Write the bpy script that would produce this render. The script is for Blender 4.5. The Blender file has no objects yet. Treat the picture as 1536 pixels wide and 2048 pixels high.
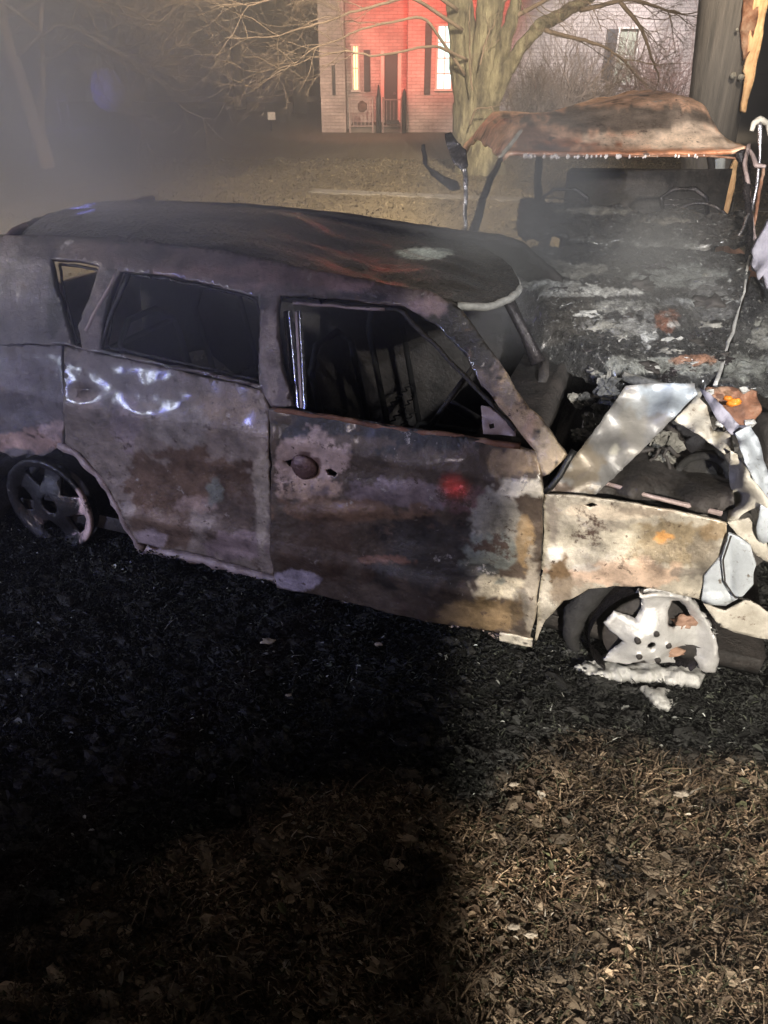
import bpy, math, random
import numpy as np
from mathutils import Vector, noise as mn
from mathutils.geometry import delaunay_2d_cdt

rng = np.random.default_rng(7)
random.seed(7)
S = bpy.context.scene
C = S.collection

# ------------------------------------------------------------------ camera
CH = 1.96
PITCH = math.radians(30.8)
FP = 1500.0
cam = bpy.data.cameras.new("camera")
cam.sensor_fit = 'VERTICAL'; cam.sensor_height = 36; cam.lens = 36 * FP / 2048
cam.clip_start = .05; cam.clip_end = 600
cam_o = bpy.data.objects.new("camera", cam); C.objects.link(cam_o)
cam_o.location = (0, 0, CH); cam_o.rotation_euler = (math.radians(90) - PITCH, 0, 0)
S.camera = cam_o
# ------------------------------------------------------------------ world: night sky
w = bpy.data.worlds.new("World"); S.world = w; w.use_nodes = True
nt = w.node_tree; bg = nt.nodes['Background']
sky = nt.nodes.new('ShaderNodeTexSky'); sky.sky_type = 'NISHITA'; sky.sun_disc = False
sky.sun_elevation = math.radians(-4); sky.sun_rotation = math.radians(200)
nt.links.new(sky.outputs[0], bg.inputs[0]); bg.inputs[1].default_value = 0.05
S.view_settings.view_transform = 'Standard'; S.view_settings.look = 'None'
S.view_settings.exposure = 0; S.view_settings.gamma = 1
S.cycles.use_denoising = True
S.cycles.max_bounces = 5; S.cycles.diffuse_bounces = 2; S.cycles.glossy_bounces = 3
S.cycles.transmission_bounces = 3; S.cycles.volume_bounces = 0; S.cycles.transparent_max_bounces = 8
S.cycles.sample_clamp_indirect = 4
S.cycles.volume_step_rate = 1.0

# ------------------------------------------------------------------ lamps of the night scene and added spots
def look(o, tgt):
    o.rotation_euler = (Vector(tgt) - o.location).to_track_quat('-Z', 'Y').to_euler()
def spot(name, loc, tgt, energy, col, deg, blend, size):
    l = bpy.data.lights.new(name, 'SPOT'); l.energy = energy; l.color = col
    l.spot_size = math.radians(deg); l.spot_blend = blend; l.shadow_soft_size = size
    o = bpy.data.objects.new(name, l); C.objects.link(o); o.location = loc; look(o, tgt); return o
def point(name, loc, energy, col, size):
    l = bpy.data.lights.new(name, 'POINT'); l.energy = energy; l.color = col; l.shadow_soft_size = size
    o = bpy.data.objects.new(name, l); C.objects.link(o); o.location = loc; return o
# scene light behind the camera: its cone edge is the light/dark line over door and grass
Lk = Vector((.447, -4, 3.0)); Nk = Vector((.9699, -.0729, -.2323)).normalized()
dk = (Vector((.2, 2.0, .35)) - Lk); dk -= Nk * dk.dot(Nk); dk.normalize()
half = math.radians(34)
aim = dk * math.cos(half) + Nk * math.sin(half)
spot("scene_light", Lk, Lk + aim, 4000, (1, .925, .81), 68, .10, .08)
spot("emergency_fill_light", (-3.4, -3.6, 1.5), (-1.0, 2.9, 1.3), 320, (.92, .77, .80), 38, .9, .25)
spot("blue_beacon_light", (-6.1, -.75, 1.9), (-.9, 2.75, .9), 360, (.12, .15, 1), 30, .6, .10)
spot("white_beacon_light", (-5.7, -.1, 1.75), (-.9, 2.75, .9), 560, (.80, .88, 1), 30, .6, .17)
spot("side_lamp_light", (-8.2, 2.2, 2.5), (-2.2, 4.8, 2.5), 7500, (1, .93, .86), 44, .9, .2)  # added spot, unseen, that lights the smoke veil
spot("red_beacon_light", (-.5, 18.5, 7.5), (1.4, 28, 4.0), 12500, (1, .03, .015), 33, .7, .3)
spot("salmon_flood_light", (-1.8, 19, 6.0), (-.3, 28, .6), 3200, (1, .47, .34), 44, .9, .4)
spot("house_flood_light", (8, 20, 6.5), (7.6, 28, .2), 10500, (1, .93, .93), 60, .9, .4)
spot("lawn_flood_light", (2.5, 2.5, 8.0), (-3.0, 16, 0), 38000, (1, .82, .60), 66, .9, .6)
spot("tree_flood_light", (-1.5, 10.5, 6.5), (2.6, 17, 2.6), 620, (1, .93, .66), 50, .8, .3)
spot("torch_light", (1.6, -2.4, 3.4), (.43, 2.75, 1.24), 900, (1, .95, .85), 9, .7, .04)  # added narrow spot that brightens the hatchback's roof lip
spot("wreck_light", (1.9, -3, 4.0), (1.35, 4.0, 1.2), 2500, (.95, .96, 1), 26, .8, .08)  # added spot that brightens the roof and hood of the SUV
spot("splinter_light", (3.0, -2, 3.6), (4.3, 8, 2.7), 2600, (1, .85, .6), 15, .7, .1)  # added spot that brightens the splinters of the pole
point("blue_lamp_light", (-11.5, 30, 1.0), 260, (.25, .25, 1), .5)  # added blue point that makes the haze round the globe glow
spot("tail_lamp_light", (-2.2, -2.6, 1.3), (.27, 2.3, .72), 1300, (1, .02, .02), 1.2, 1, .02)  # added narrow red spot that brightens the red lump on the door

# ------------------------------------------------------------------ projection helpers
c_, s_ = math.cos(PITCH), math.sin(PITCH)
CO = np.array([0, 0, CH])
def ray(px, py):
    px = np.asarray(px, float); py = np.asarray(py, float)
    x = (px - 768) / FP; y = (1024 - py) / FP
    return np.stack([x, c_ + y * s_, -s_ + y * c_], -1)
def at(px, py, t): return CO + ray(px, py) * t
def atY(px, py, Y):
    r = ray(px, py); return CO + r * (Y / r[..., 1:2] if r.ndim > 1 else Y / r[1])
def gnd(px, py, z=0.):
    r = ray(px, py); t = (z - CH) / r[..., 2]; return CO + r * (t[..., None] if r.ndim > 1 else t)
def proj(P):
    q = np.asarray(P) - CO; Z = q[..., 1] * c_ - q[..., 2] * s_; Y = q[..., 1] * s_ + q[..., 2] * c_
    Z = np.where(Z < .05, .05, Z)
    return 768 + FP * q[..., 0] / Z, 1024 - FP * Y / Z
# car frame: origin under the rear wheel, CD forwards, CN away from the camera
CA = gnd(1300, 1375); CB = gnd(130, 1095)
CD = (CA - CB) / np.linalg.norm(CA - CB); CN = np.array([-CD[1], CD[0], 0]); CNO = CA @ CN
def U(px, py, wv=0.):
    r = ray(px, py); t = (CNO + wv) / (r @ CN)
    P = CO + r * (t[..., None] if r.ndim > 1 else t); q = P - CB
    return q @ CD, P[..., 2]
def CP(s, wv, z):
    s, wv, z = np.broadcast_arrays(np.asarray(s, float), wv, z)
    P = CB + s[..., None] * CD + wv[..., None] * CN; P[..., 2] = z; return P
WZ = [0, .1, .2, .27, .33, .55, .70, .78, .86, .95, 1.1, 1.28, 1.36, 1.42]
WW = [.06, .035, .022, -.006, .004, .0, -.018, -.026, -.002, .03, .10, .19, .26, .36]
def Wf(z, s=0.):
    v = np.interp(z, WZ, WW)
    return v + np.where(np.asarray(s) > 2.95, ((np.asarray(s) - 2.95) / .4) ** 2 * .25, 0) + np.where(np.asarray(s) < -.35, ((-.35 - np.asarray(s)) / .3) ** 2 * .12, 0)
def Uw(px, py, off=0.):
    z = np.full(np.shape(px), .7)
    for _ in range(6):
        s, z = U(px, py, Wf(z) + off)
    return s, z

def fbm(P, sc, oct_=4, seed=0):
    P = np.asarray(P, float) * sc + seed * 17.3
    return np.array([mn.fractal(Vector(p), .9, 2.1, oct_) for p in P.reshape(-1, 3)]).reshape(P.shape[:-1])
def sm(x, a, b):
    t = np.clip((x - a) / (b - a), 0, 1); return t * t * (3 - 2 * t)

# ------------------------------------------------------------------ objects
ORG = {}
def tag(o, label=None, cat=None, group=None, kind=None):
    if label: o['label'] = label
    if cat: o['category'] = cat
    if group: o['group'] = group
    if kind: o['kind'] = kind
    return o
def empty(name, loc, label, cat, group=None):
    o = bpy.data.objects.new(name, None); C.objects.link(o); o.location = loc; o.empty_display_size = .1
    ORG[o.name] = np.array(loc, float); return tag(o, label, cat, group)
def meshobj(name, V, F, mat, parent=None, smooth=True, col=None, org=None, solid=0, soff=0):
    V = np.asarray(V, float)
    o_ = ORG[parent.name] if parent else (np.array(org, float) if org is not None else np.zeros(3))
    me = bpy.data.meshes.new(name); me.from_pydata((V - o_).tolist(), [], F if isinstance(F, list) else F.tolist())
    if smooth: me.polygons.foreach_set('use_smooth', [True] * len(me.polygons))
    if col is not None:
        a = me.color_attributes.new('Col', 'FLOAT_COLOR', 'POINT')
        cc = np.ones((len(V), 4)); cc[:, :3] = col; a.data.foreach_set('color', cc.ravel())
    me.update()
    o = bpy.data.objects.new(name, me); C.objects.link(o)
    if mat: me.materials.append(mat)
    ORG[o.name] = o_
    if parent: o.parent = parent
    else: o.location = o_
    if solid:
        m = o.modifiers.new('thick', 'SOLIDIFY'); m.thickness = solid; m.offset = soff
    return o
class MB:
    def __init__(s): s.v = []; s.f = []; s.n = 0; s.c = []
    def add(s, V, F, col=None):
        V = np.asarray(V, float); s.v.append(V); s.f += [[i + s.n for i in f] for f in F]; s.n += len(V)
        s.c.append(np.tile(col if col is not None else (1, 1, 1), (len(V), 1)))
    def box(s, c, sz, ax=None, col=None, jit=0, bev=.12):
        c = np.array(c, float); h = np.array(sz, float) / 2
        ax = np.eye(3) if ax is None else np.array(ax, float)
        b = min(h) * bev * 2; V = []; 
        for iz, (z, k) in enumerate([(-1, 1), (-1, 0), (1, 0), (1, 1)]):
            zz = z * (h[2] if k else h[2] - b)
            hx, hy = (h[0] - b, h[1] - b) if k else (h[0], h[1])
            q = b if not k else b * .6
            for x, y in [(-hx + q, -hy), (hx - q, -hy), (hx, -hy + q), (hx, hy - q), (hx - q, hy), (-hx + q, hy), (-hx, hy - q), (-hx, -hy + q)]:
                V.append([x, y, zz])
        V = np.array(V)
        if jit: V = V + rng.normal(0, jit, V.shape)
        F = [[7, 6, 5, 4, 3, 2, 1, 0], [24 + i for i in range(8)]]
        for l in range(3):
            for i in range(8):
                F.append([l * 8 + i, l * 8 + (i + 1) % 8, l * 8 + 8 + (i + 1) % 8, l * 8 + 8 + i])
        s.add(c + V @ ax, F, col)
    def tube(s, P, R, k=6, col=None, cap=True):
        P = np.asarray(P, float); n = len(P); R = np.broadcast_to(R, (n,)) if np.ndim(R) < 1 or len(R) != n else np.asarray(R)
        T = np.gradient(P, axis=0); T /= np.linalg.norm(T, axis=1)[:, None] + 1e-9
        up = np.array([.13, .21, .97]) if abs(T[0][2]) < .9 else np.array([.97, .13, .2])
        A = np.cross(T, up); A /= np.linalg.norm(A, axis=1)[:, None] + 1e-9; B = np.cross(T, A)
        th = np.arange(k) * 2 * math.pi / k
        V = (P[:, None] + R[:, None, None] * (np.cos(th)[None, :, None] * A[:, None] + np.sin(th)[None, :, None] * B[:, None])).reshape(-1, 3)
        F = [[i * k + j, i * k + (j + 1) % k, (i + 1) * k + (j + 1) % k, (i + 1) * k + j] for i in range(n - 1) for j in range(k)]
        if cap: F += [list(range(k))[::-1], [(n - 1) * k + j for j in range(k)]]
        s.add(V, F, col)
    def obj(s, name, mat, parent=None, smooth=True, vcol=False, org=None, jit=0, jsc=8, seed=1):
        V = np.concatenate(s.v)
        if jit:
            V = V + np.stack([fbm(V, jsc, 3, seed + i) for i in range(3)], -1) * jit
        return meshobj(name, V, s.f, mat, parent, smooth, np.concatenate(s.c) if vcol else None, org)
def lump(c, r, n=3, jit=.35, seed=0, sc=3.):
    import bmesh
    bm = bmesh.new(); bmesh.ops.create_icosphere(bm, subdivisions=n, radius=1)
    V = np.array([v.co[:] for v in bm.verts]); F = [[v.index for v in f.verts] for f in bm.faces]; bm.free()
    k = 1 + fbm(V, sc / 2, 4, seed) * jit
    return np.array(c) + V * k[:, None] * np.array(r), F

def inpoly(x, y, poly):
    poly = np.asarray(poly); r = np.zeros(np.shape(x), bool); j = len(poly) - 1
    for i in range(len(poly)):
        xi, yi = poly[i]; xj, yj = poly[j]
        r ^= ((yi > y) != (yj > y)) & (x < (xj - xi) * (y - yi) / (yj - yi + 1e-12) + xi); j = i
    return r
def dens(poly, step, jit=0, seed=0):
    out = []; poly = [np.array(p, float) for p in poly]
    for a, b in zip(poly, poly[1:] + poly[:1]):
        n = max(1, int(np.linalg.norm(b - a) / step))
        for i in range(n):
            p = a + (b - a) * i / n
            if jit: p = p + jit * np.array([mn.fractal(Vector((*(p / step * .45), seed)), .8, 2, 3), mn.fractal(Vector((*(p / step * .45), seed + 9.)), .8, 2, 3)])
            out.append(p)
    return out
def fill(outer, holes, step):
    """triangulated fill of a 2D polygon with holes and interior points"""
    pts = []; ed = []; 
    for loop in [outer] + holes:
        n0 = len(pts); pts += [tuple(p) for p in loop]
        ed += [(n0 + i, n0 + (i + 1) % len(loop)) for i in range(len(loop))]
    o = np.array(outer); mn_, mx = o.min(0), o.max(0)
    gx, gy = np.meshgrid(np.arange(mn_[0], mx[0], step), np.arange(mn_[1], mx[1], step * .87))
    gx = gx + (np.arange(gx.shape[0]) % 2)[:, None] * step / 2
    gx = gx + rng.normal(0, step * .1, gx.shape); gy = gy + rng.normal(0, step * .1, gy.shape)
    gx, gy = gx.ravel(), gy.ravel(); ok = inpoly(gx, gy, outer)
    for h in holes: ok &= ~inpoly(gx, gy, h)
    gx, gy = gx[ok], gy[ok]
    bpts = np.array(pts); keep = np.ones(len(gx), bool)
    for k in range(0, len(gx), 2000):
        d = np.hypot(gx[k:k + 2000, None] - bpts[None, :, 0], gy[k:k + 2000, None] - bpts[None, :, 1]).min(1); keep[k:k + 2000] = d > step * .5
    pts += list(zip(gx[keep].tolist(), gy[keep].tolist()))
    v, e, f, *_ = delaunay_2d_cdt([Vector(p) for p in pts], ed, [], 0, 1e-6)
    v = np.array([p[:] for p in v]); f = np.array([list(t) for t in f])
    cen = v[f].mean(1); ok = inpoly(cen[:, 0], cen[:, 1], outer)
    for h in holes: ok &= ~inpoly(cen[:, 0], cen[:, 1], h)
    return v, f[ok]

# ------------------------------------------------------------------ materials
def mat(name, ramp=((.3, (.1, .08, .06)), (.7, (.2, .18, .16))), scale=8, rough=(.5, .9), metal=0., bump=.3, bscale=45, vcol=False,
        vmul=(.55, 1.35), streak=None, spec=.5, emit=None, estr=0, flecks=None, coat=0, coord='Object', bdist=.02):
    m = bpy.data.materials.new(name); m.use_nodes = True; t = m.node_tree; N = t.nodes; L = t.links
    b = N['Principled BSDF']; tc = N.new('ShaderNodeTexCoord')
    mp = N.new('ShaderNodeMapping'); L.new(tc.outputs[coord], mp.inputs[0])
    if streak: mp.inputs['Scale'].default_value = streak
    n1 = N.new('ShaderNodeTexNoise'); n1.inputs['Scale'].default_value = scale; n1.inputs['Detail'].default_value = 9; n1.inputs['Roughness'].default_value = .68
    L.new(mp.outputs[0], n1.inputs[0])
    r = N.new('ShaderNodeValToRGB'); L.new(n1.outputs[0], r.inputs[0])
    e = r.color_ramp.elements
    while len(e) < len(ramp): e.new(.5)
    for i, (p, c) in enumerate(ramp): e[i].position = p; e[i].color = (*c, 1)
    colr = r.outputs[0]
    n2 = N.new('ShaderNodeTexNoise'); n2.inputs['Scale'].default_value = bscale; n2.inputs['Detail'].default_value = 6; n2.inputs['Roughness'].default_value = .7
    L.new(mp.outputs[0], n2.inputs[0])
    if vcol:
        a = N.new('ShaderNodeAttribute'); a.attribute_name = 'Col'
        mr = N.new('ShaderNodeMapRange'); mr.inputs[1].default_value = .3; mr.inputs[2].default_value = .7
        mr.inputs[3].default_value = vmul[0]; mr.inputs[4].default_value = vmul[1]; L.new(n1.outputs[0], mr.inputs[0])
        mx = N.new('ShaderNodeVectorMath'); mx.operation = 'SCALE'; L.new(a.outputs['Color'], mx.inputs[0]); L.new(mr.outputs[0], mx.inputs['Scale'])
        colr = mx.outputs[0]
    for fs, th, fc in (flecks if isinstance(flecks, list) else [flecks] if flecks else []):
        n3 = N.new('ShaderNodeTexNoise'); n3.inputs['Scale'].default_value = fs; n3.inputs['Detail'].default_value = 5; n3.inputs['Roughness'].default_value = .75
        L.new(tc.outputs[coord], n3.inputs[0])
        mr2 = N.new('ShaderNodeMapRange'); mr2.inputs[1].default_value = th; mr2.inputs[2].default_value = th + .07; L.new(n3.outputs[0], mr2.inputs[0])
        mm = N.new('ShaderNodeMix'); mm.data_type = 'RGBA'; L.new(mr2.outputs[0], mm.inputs['Factor']); L.new(colr, mm.inputs['A']); mm.inputs['B'].default_value = (*fc, 1)
        colr = mm.outputs['Result']
    L.new(colr, b.inputs['Base Color'])
    rr = N.new('ShaderNodeMapRange'); rr.inputs[1].default_value = .35; rr.inputs[2].default_value = .65; rr.inputs[3].default_value = rough[0]; rr.inputs[4].default_value = rough[1]
    L.new(n2.outputs[0], rr.inputs[0]); L.new(rr.outputs[0], b.inputs['Roughness'])
    b.inputs['Metallic'].default_value = metal; b.inputs['Specular IOR Level'].default_value = spec
    b.inputs['Coat Weight'].default_value = coat; b.inputs['Coat Roughness'].default_value = .18
    ad = N.new('ShaderNodeMath'); ad.operation = 'ADD'; L.new(n1.outputs[0], ad.inputs[0]); L.new(n2.outputs[0], ad.inputs[1])
    bp = N.new('ShaderNodeBump'); bp.inputs['Strength'].default_value = bump; bp.inputs['Distance'].default_value = bdist
    L.new(ad.outputs[0], bp.inputs['Height']); L.new(bp.outputs[0], b.inputs['Normal'])
    if emit: b.inputs['Emission Color'].default_value = (*emit, 1); b.inputs['Emission Strength'].default_value = estr
    return m
M = {}
M['body'] = mat('burnt_body_metal', vcol=True, scale=9, bscale=60, rough=(.30, .62), bump=.35, metal=.25, vmul=(.40, 1.6), flecks=[(7, .585, (.09, .06, .045)), (10.5, .63, (.40, .36, .32)), (26, .61, (.07, .045, .03)), (70, .66, (.46, .43, .38))], bdist=.016, coat=.35)
M['hoodpaint'] = mat('bent_hood_metal', vcol=True, scale=7, bscale=60, rough=(.3, .55), bump=.25, metal=.3, vmul=(.65, 1.3), flecks=[(22, .66, (.12, .10, .09))], bdist=.01)
M['roof'] = mat('burnt_roof_metal', vcol=True, scale=6, bscale=50, rough=(.10, .42), bump=.4, metal=.4, coat=.5, vmul=(.5, 1.4), bdist=.012)
M['soot'] = mat('sooty_metal', ((.3, (.012, .011, .010)), (.7, (.05, .042, .038))), rough=(.45, .85), bump=.5)
M['sootwet'] = mat('wet_sooty_metal', ((.3, (.02, .02, .024)), (.7, (.07, .06, .06))), rough=(.12, .4), bump=.4, metal=.6)
M['rust'] = mat('fresh_rust', ((.3, (.07, .03, .018)), (.5, (.22, .10, .055)), (.72, (.42, .30, .22))), scale=7, rough=(.5, .9), bump=.5)
M['ash'] = mat('ash_crust', vcol=True, scale=20, bscale=90, rough=(.10, .6), bump=1, vmul=(.2, 1.9), flecks=[(14, .60, (.34, .34, .32)), (40, .60, (.50, .51, .50)), (9, .60, (.012, .012, .012))], bdist=.035, coat=.6)
M['ashlump'] = mat('pale_ash', ((.3, (.22, .22, .21)), (.7, (.48, .48, .46))), scale=20, rough=(.6, .9), bump=.7)
M['chip'] = mat('weathered_chip', ((.3, (.22, .18, .14)), (.7, (.46, .40, .32))), scale=30, rough=(.6, .9), bump=.5)
M['alloy'] = mat('bare_wheel_alloy', ((.3, (.36, .35, .34)), (.7, (.64, .63, .61))), scale=9, rough=(.3, .5), bump=.25, metal=.3, flecks=[(20, .63, (.32, .28, .24)), (60, .66, (.2, .18, .16))])
M['molten'] = mat('melted_alloy', ((.3, (.30, .30, .29)), (.7, (.62, .61, .58))), scale=14, rough=(.3, .6), bump=.5, metal=.35)
M['black'] = mat('black_char', ((.3, (.005, .005, .005)), (.7, (.014, .013, .013))), rough=(.6, .95), bump=.5)
M['tyre'] = mat('charred_tyre', ((.3, (.008, .008, .008)), (.7, (.03, .028, .027))), rough=(.6, .95), bump=.6)
M['bluegrey'] = mat('unburnt_grey_paint', ((.3, (.34, .36, .38)), (.7, (.50, .54, .57))), scale=6, rough=(.25, .5), bump=.25, coat=.3, flecks=[(12, .62, (.24, .23, .21)), (34, .61, (.13, .11, .09))])
M['cream'] = mat('scorched_pale_paint', ((.3, (.30, .27, .22)), (.7, (.62, .58, .50))), scale=10, rough=(.4, .7), bump=.3, flecks=(24, .60, (.16, .12, .09)))
M['chrome'] = mat('bare_steel_strip', ((.3, (.3, .28, .30)), (.7, (.62, .6, .62))), scale=12, rough=(.15, .4), metal=.9, bump=.2)
M['orange'] = mat('melted_orange_lens', ((.3, (.22, .04, .005)), (.6, (.95, .30, .03))), scale=10, rough=(.1, .4), bump=.5)
M['red'] = mat('red_side_reflector', ((.3, (.5, .0, .01)), (.7, (.95, .02, .03))), scale=12, rough=(.1, .3), bump=.6)
M['bark'] = mat('mossy_bark', ((.36, (.055, .05, .035)), (.5, (.17, .155, .10)), (.66, (.34, .315, .21))), scale=6, streak=(1, 1, .28), rough=(.8, 1), bump=1, bscale=22, bdist=.09)
M['bark2'] = mat('grey_brown_bark', ((.3, (.12, .085, .06)), (.7, (.34, .25, .19))), scale=3.5, streak=(1, 1, .3), rough=(.8, 1), bump=.7, bscale=14)
M['twig'] = mat('bare_twigs', ((.3, (.10, .072, .05)), (.7, (.23, .175, .13))), scale=2, rough=(.7, 1), bump=.1)
M['pole'] = mat('weathered_pole_wood', ((.3, (.05, .05, .05)), (.7, (.14, .13, .125))), scale=6, streak=(3, 3, .12), rough=(.6, .9), bump=.6)
M['splinter'] = mat('fresh_split_wood', ((.25, (.50, .22, .08)), (.55, (.85, .55, .30)), (.8, (.9, .72, .46))), scale=5, streak=(5, 5, .25), rough=(.5, .8), bump=.5)
M['shutter'] = mat('black_shutter_paint', ((.3, (.012, .012, .016)), (.7, (.03, .03, .036))), rough=(.4, .7), bump=.2)
M['trim'] = mat('white_trim', ((.3, (.6, .56, .52)), (.7, (.75, .7, .66))), rough=(.5, .8), bump=.1)
M['litwin'] = mat('lit_window_pane', ((.3, (.1, .12, .1)), (.7, (.1, .12, .1))), rough=(.3, .4), bump=0, emit=(.62, .95, .86), estr=2.4)
M['litwarm'] = mat('warm_lit_pane', ((.3, (.7, .7, .4)), (.7, (.8, .8, .5))), rough=(.3, .4), bump=0, emit=(1, .92, .42), estr=1.8)
M['curtain'] = mat('pale_curtain', ((.3, (.30, .34, .28)), (.7, (.50, .52, .42))), scale=5, streak=(6, 6, .3), rough=(.8, 1), bump=.2)
M['bush'] = mat('dry_shrub', ((.3, (.06, .035, .03)), (.7, (.20, .11, .08))), rough=(.8, 1), bump=.2)
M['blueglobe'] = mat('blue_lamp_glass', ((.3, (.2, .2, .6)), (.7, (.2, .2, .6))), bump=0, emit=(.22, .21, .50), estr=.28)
M['concrete'] = mat('path_concrete', ((.3, (.12, .11, .095)), (.7, (.22, .20, .175))), scale=3, rough=(.8, 1), bump=.2)
M['darkwood'] = mat('distant_tree', ((.3, (.03, .025, .02)), (.7, (.09, .07, .05))), rough=(.8, 1), bump=.2)
M['siding'] = mat('far_house_siding', ((.3, (.10, .10, .14)), (.7, (.16, .16, .22))), rough=(.7, .9), bump=.1)
M['hose'] = mat('black_rubber', ((.3, (.008, .008, .008)), (.7, (.02, .02, .02))), rough=(.3, .5), bump=.2)
M['greycloth'] = mat('dull_lavender_paint', ((.3, (.20, .19, .23)), (.7, (.30, .29, .34))), scale=6, rough=(.5, .8), bump=.4)

# ------------------------------------------------------------------ ground
def gzf(P): return fbm(P * [.8, 1.2, 1], 8.5, 3, 1) * .026 + fbm(P, 1.2, 2, 2) * .02
def char_shade(X, Y):
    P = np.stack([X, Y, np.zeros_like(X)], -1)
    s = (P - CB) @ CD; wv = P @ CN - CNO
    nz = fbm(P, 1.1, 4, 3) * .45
    lim = np.interp(s, [-.5, .9, 1.75, 2.7, 3.4], [-2.6, -1.9, -.80, -.32, -.40])  # left limits widened: shade over the grass goes into the colour
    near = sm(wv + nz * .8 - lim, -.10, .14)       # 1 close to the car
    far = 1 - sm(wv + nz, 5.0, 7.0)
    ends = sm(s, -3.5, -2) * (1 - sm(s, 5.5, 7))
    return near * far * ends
def build_ground():
    xs = np.concatenate([np.linspace(-160, -12, 18), np.linspace(-10, -2.6, 40), np.arange(-2.5, 3.2, .035), np.linspace(3.3, 12, 45), np.linspace(14, 160, 18)])
    ys = np.concatenate([[-60, -20, -6, -2], np.linspace(-1, .45, 10), np.arange(.5, 4.2, .035), np.linspace(4.3, 20, 100), np.linspace(22, 220, 22)])
    X, Y = np.meshgrid(xs, ys); P = np.stack([X, Y, 0 * X], -1)
    ny, nx = X.shape
    Z = gzf(P)
    Z = np.where(Y > 22, Z * .3, Z) 
    V = np.stack([X, Y, Z], -1).reshape(-1, 3)
    i = np.arange((ny - 1) * (nx - 1)); r = i // (nx - 1) * nx + i % (nx - 1)
    F = np.stack([r, r + 1, r + nx + 1, r + nx], -1)
    ch = char_shade(V[:, 0], V[:, 1])[:, None]
    base = np.array([.085, .062, .036]) * (1 + .35 * fbm(V * [1, 1, 0], .5, 3, 5)[:, None])
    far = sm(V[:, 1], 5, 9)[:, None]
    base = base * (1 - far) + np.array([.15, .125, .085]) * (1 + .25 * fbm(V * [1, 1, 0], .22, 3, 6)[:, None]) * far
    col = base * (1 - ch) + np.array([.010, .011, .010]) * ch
    m = mat('lawn_soil', vcol=True, scale=14, bscale=70, rough=(.8, 1), bump=.8, vmul=(.45, 1.6), spec=.15)
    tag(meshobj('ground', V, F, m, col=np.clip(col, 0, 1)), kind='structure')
build_ground()
def strip(name, A, B, wid, z, m):
    A, B = np.array(A, float), np.array(B, float); d = (B - A) / np.linalg.norm(B - A); n = np.array([-d[1], d[0]]) * wid / 2
    k = 24; V = []
    for i in range(k + 1):
        p = A + (B - A) * i / k
        for q, zz in ((p - n, -.05), (p - n, z), (p + n, z), (p + n, -.05)): V.append([*q, zz])
    F = [[i * 4 + j, i * 4 + 4 + j, i * 4 + 5 + j, i * 4 + 1 + j] for i in range(k) for j in range(3)]
    return tag(meshobj(name, V, F, m, smooth=False), kind='structure')
strip('path', (-1.3, 14.6), (9, 11.6), .34, .02, M['concrete'])

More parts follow.
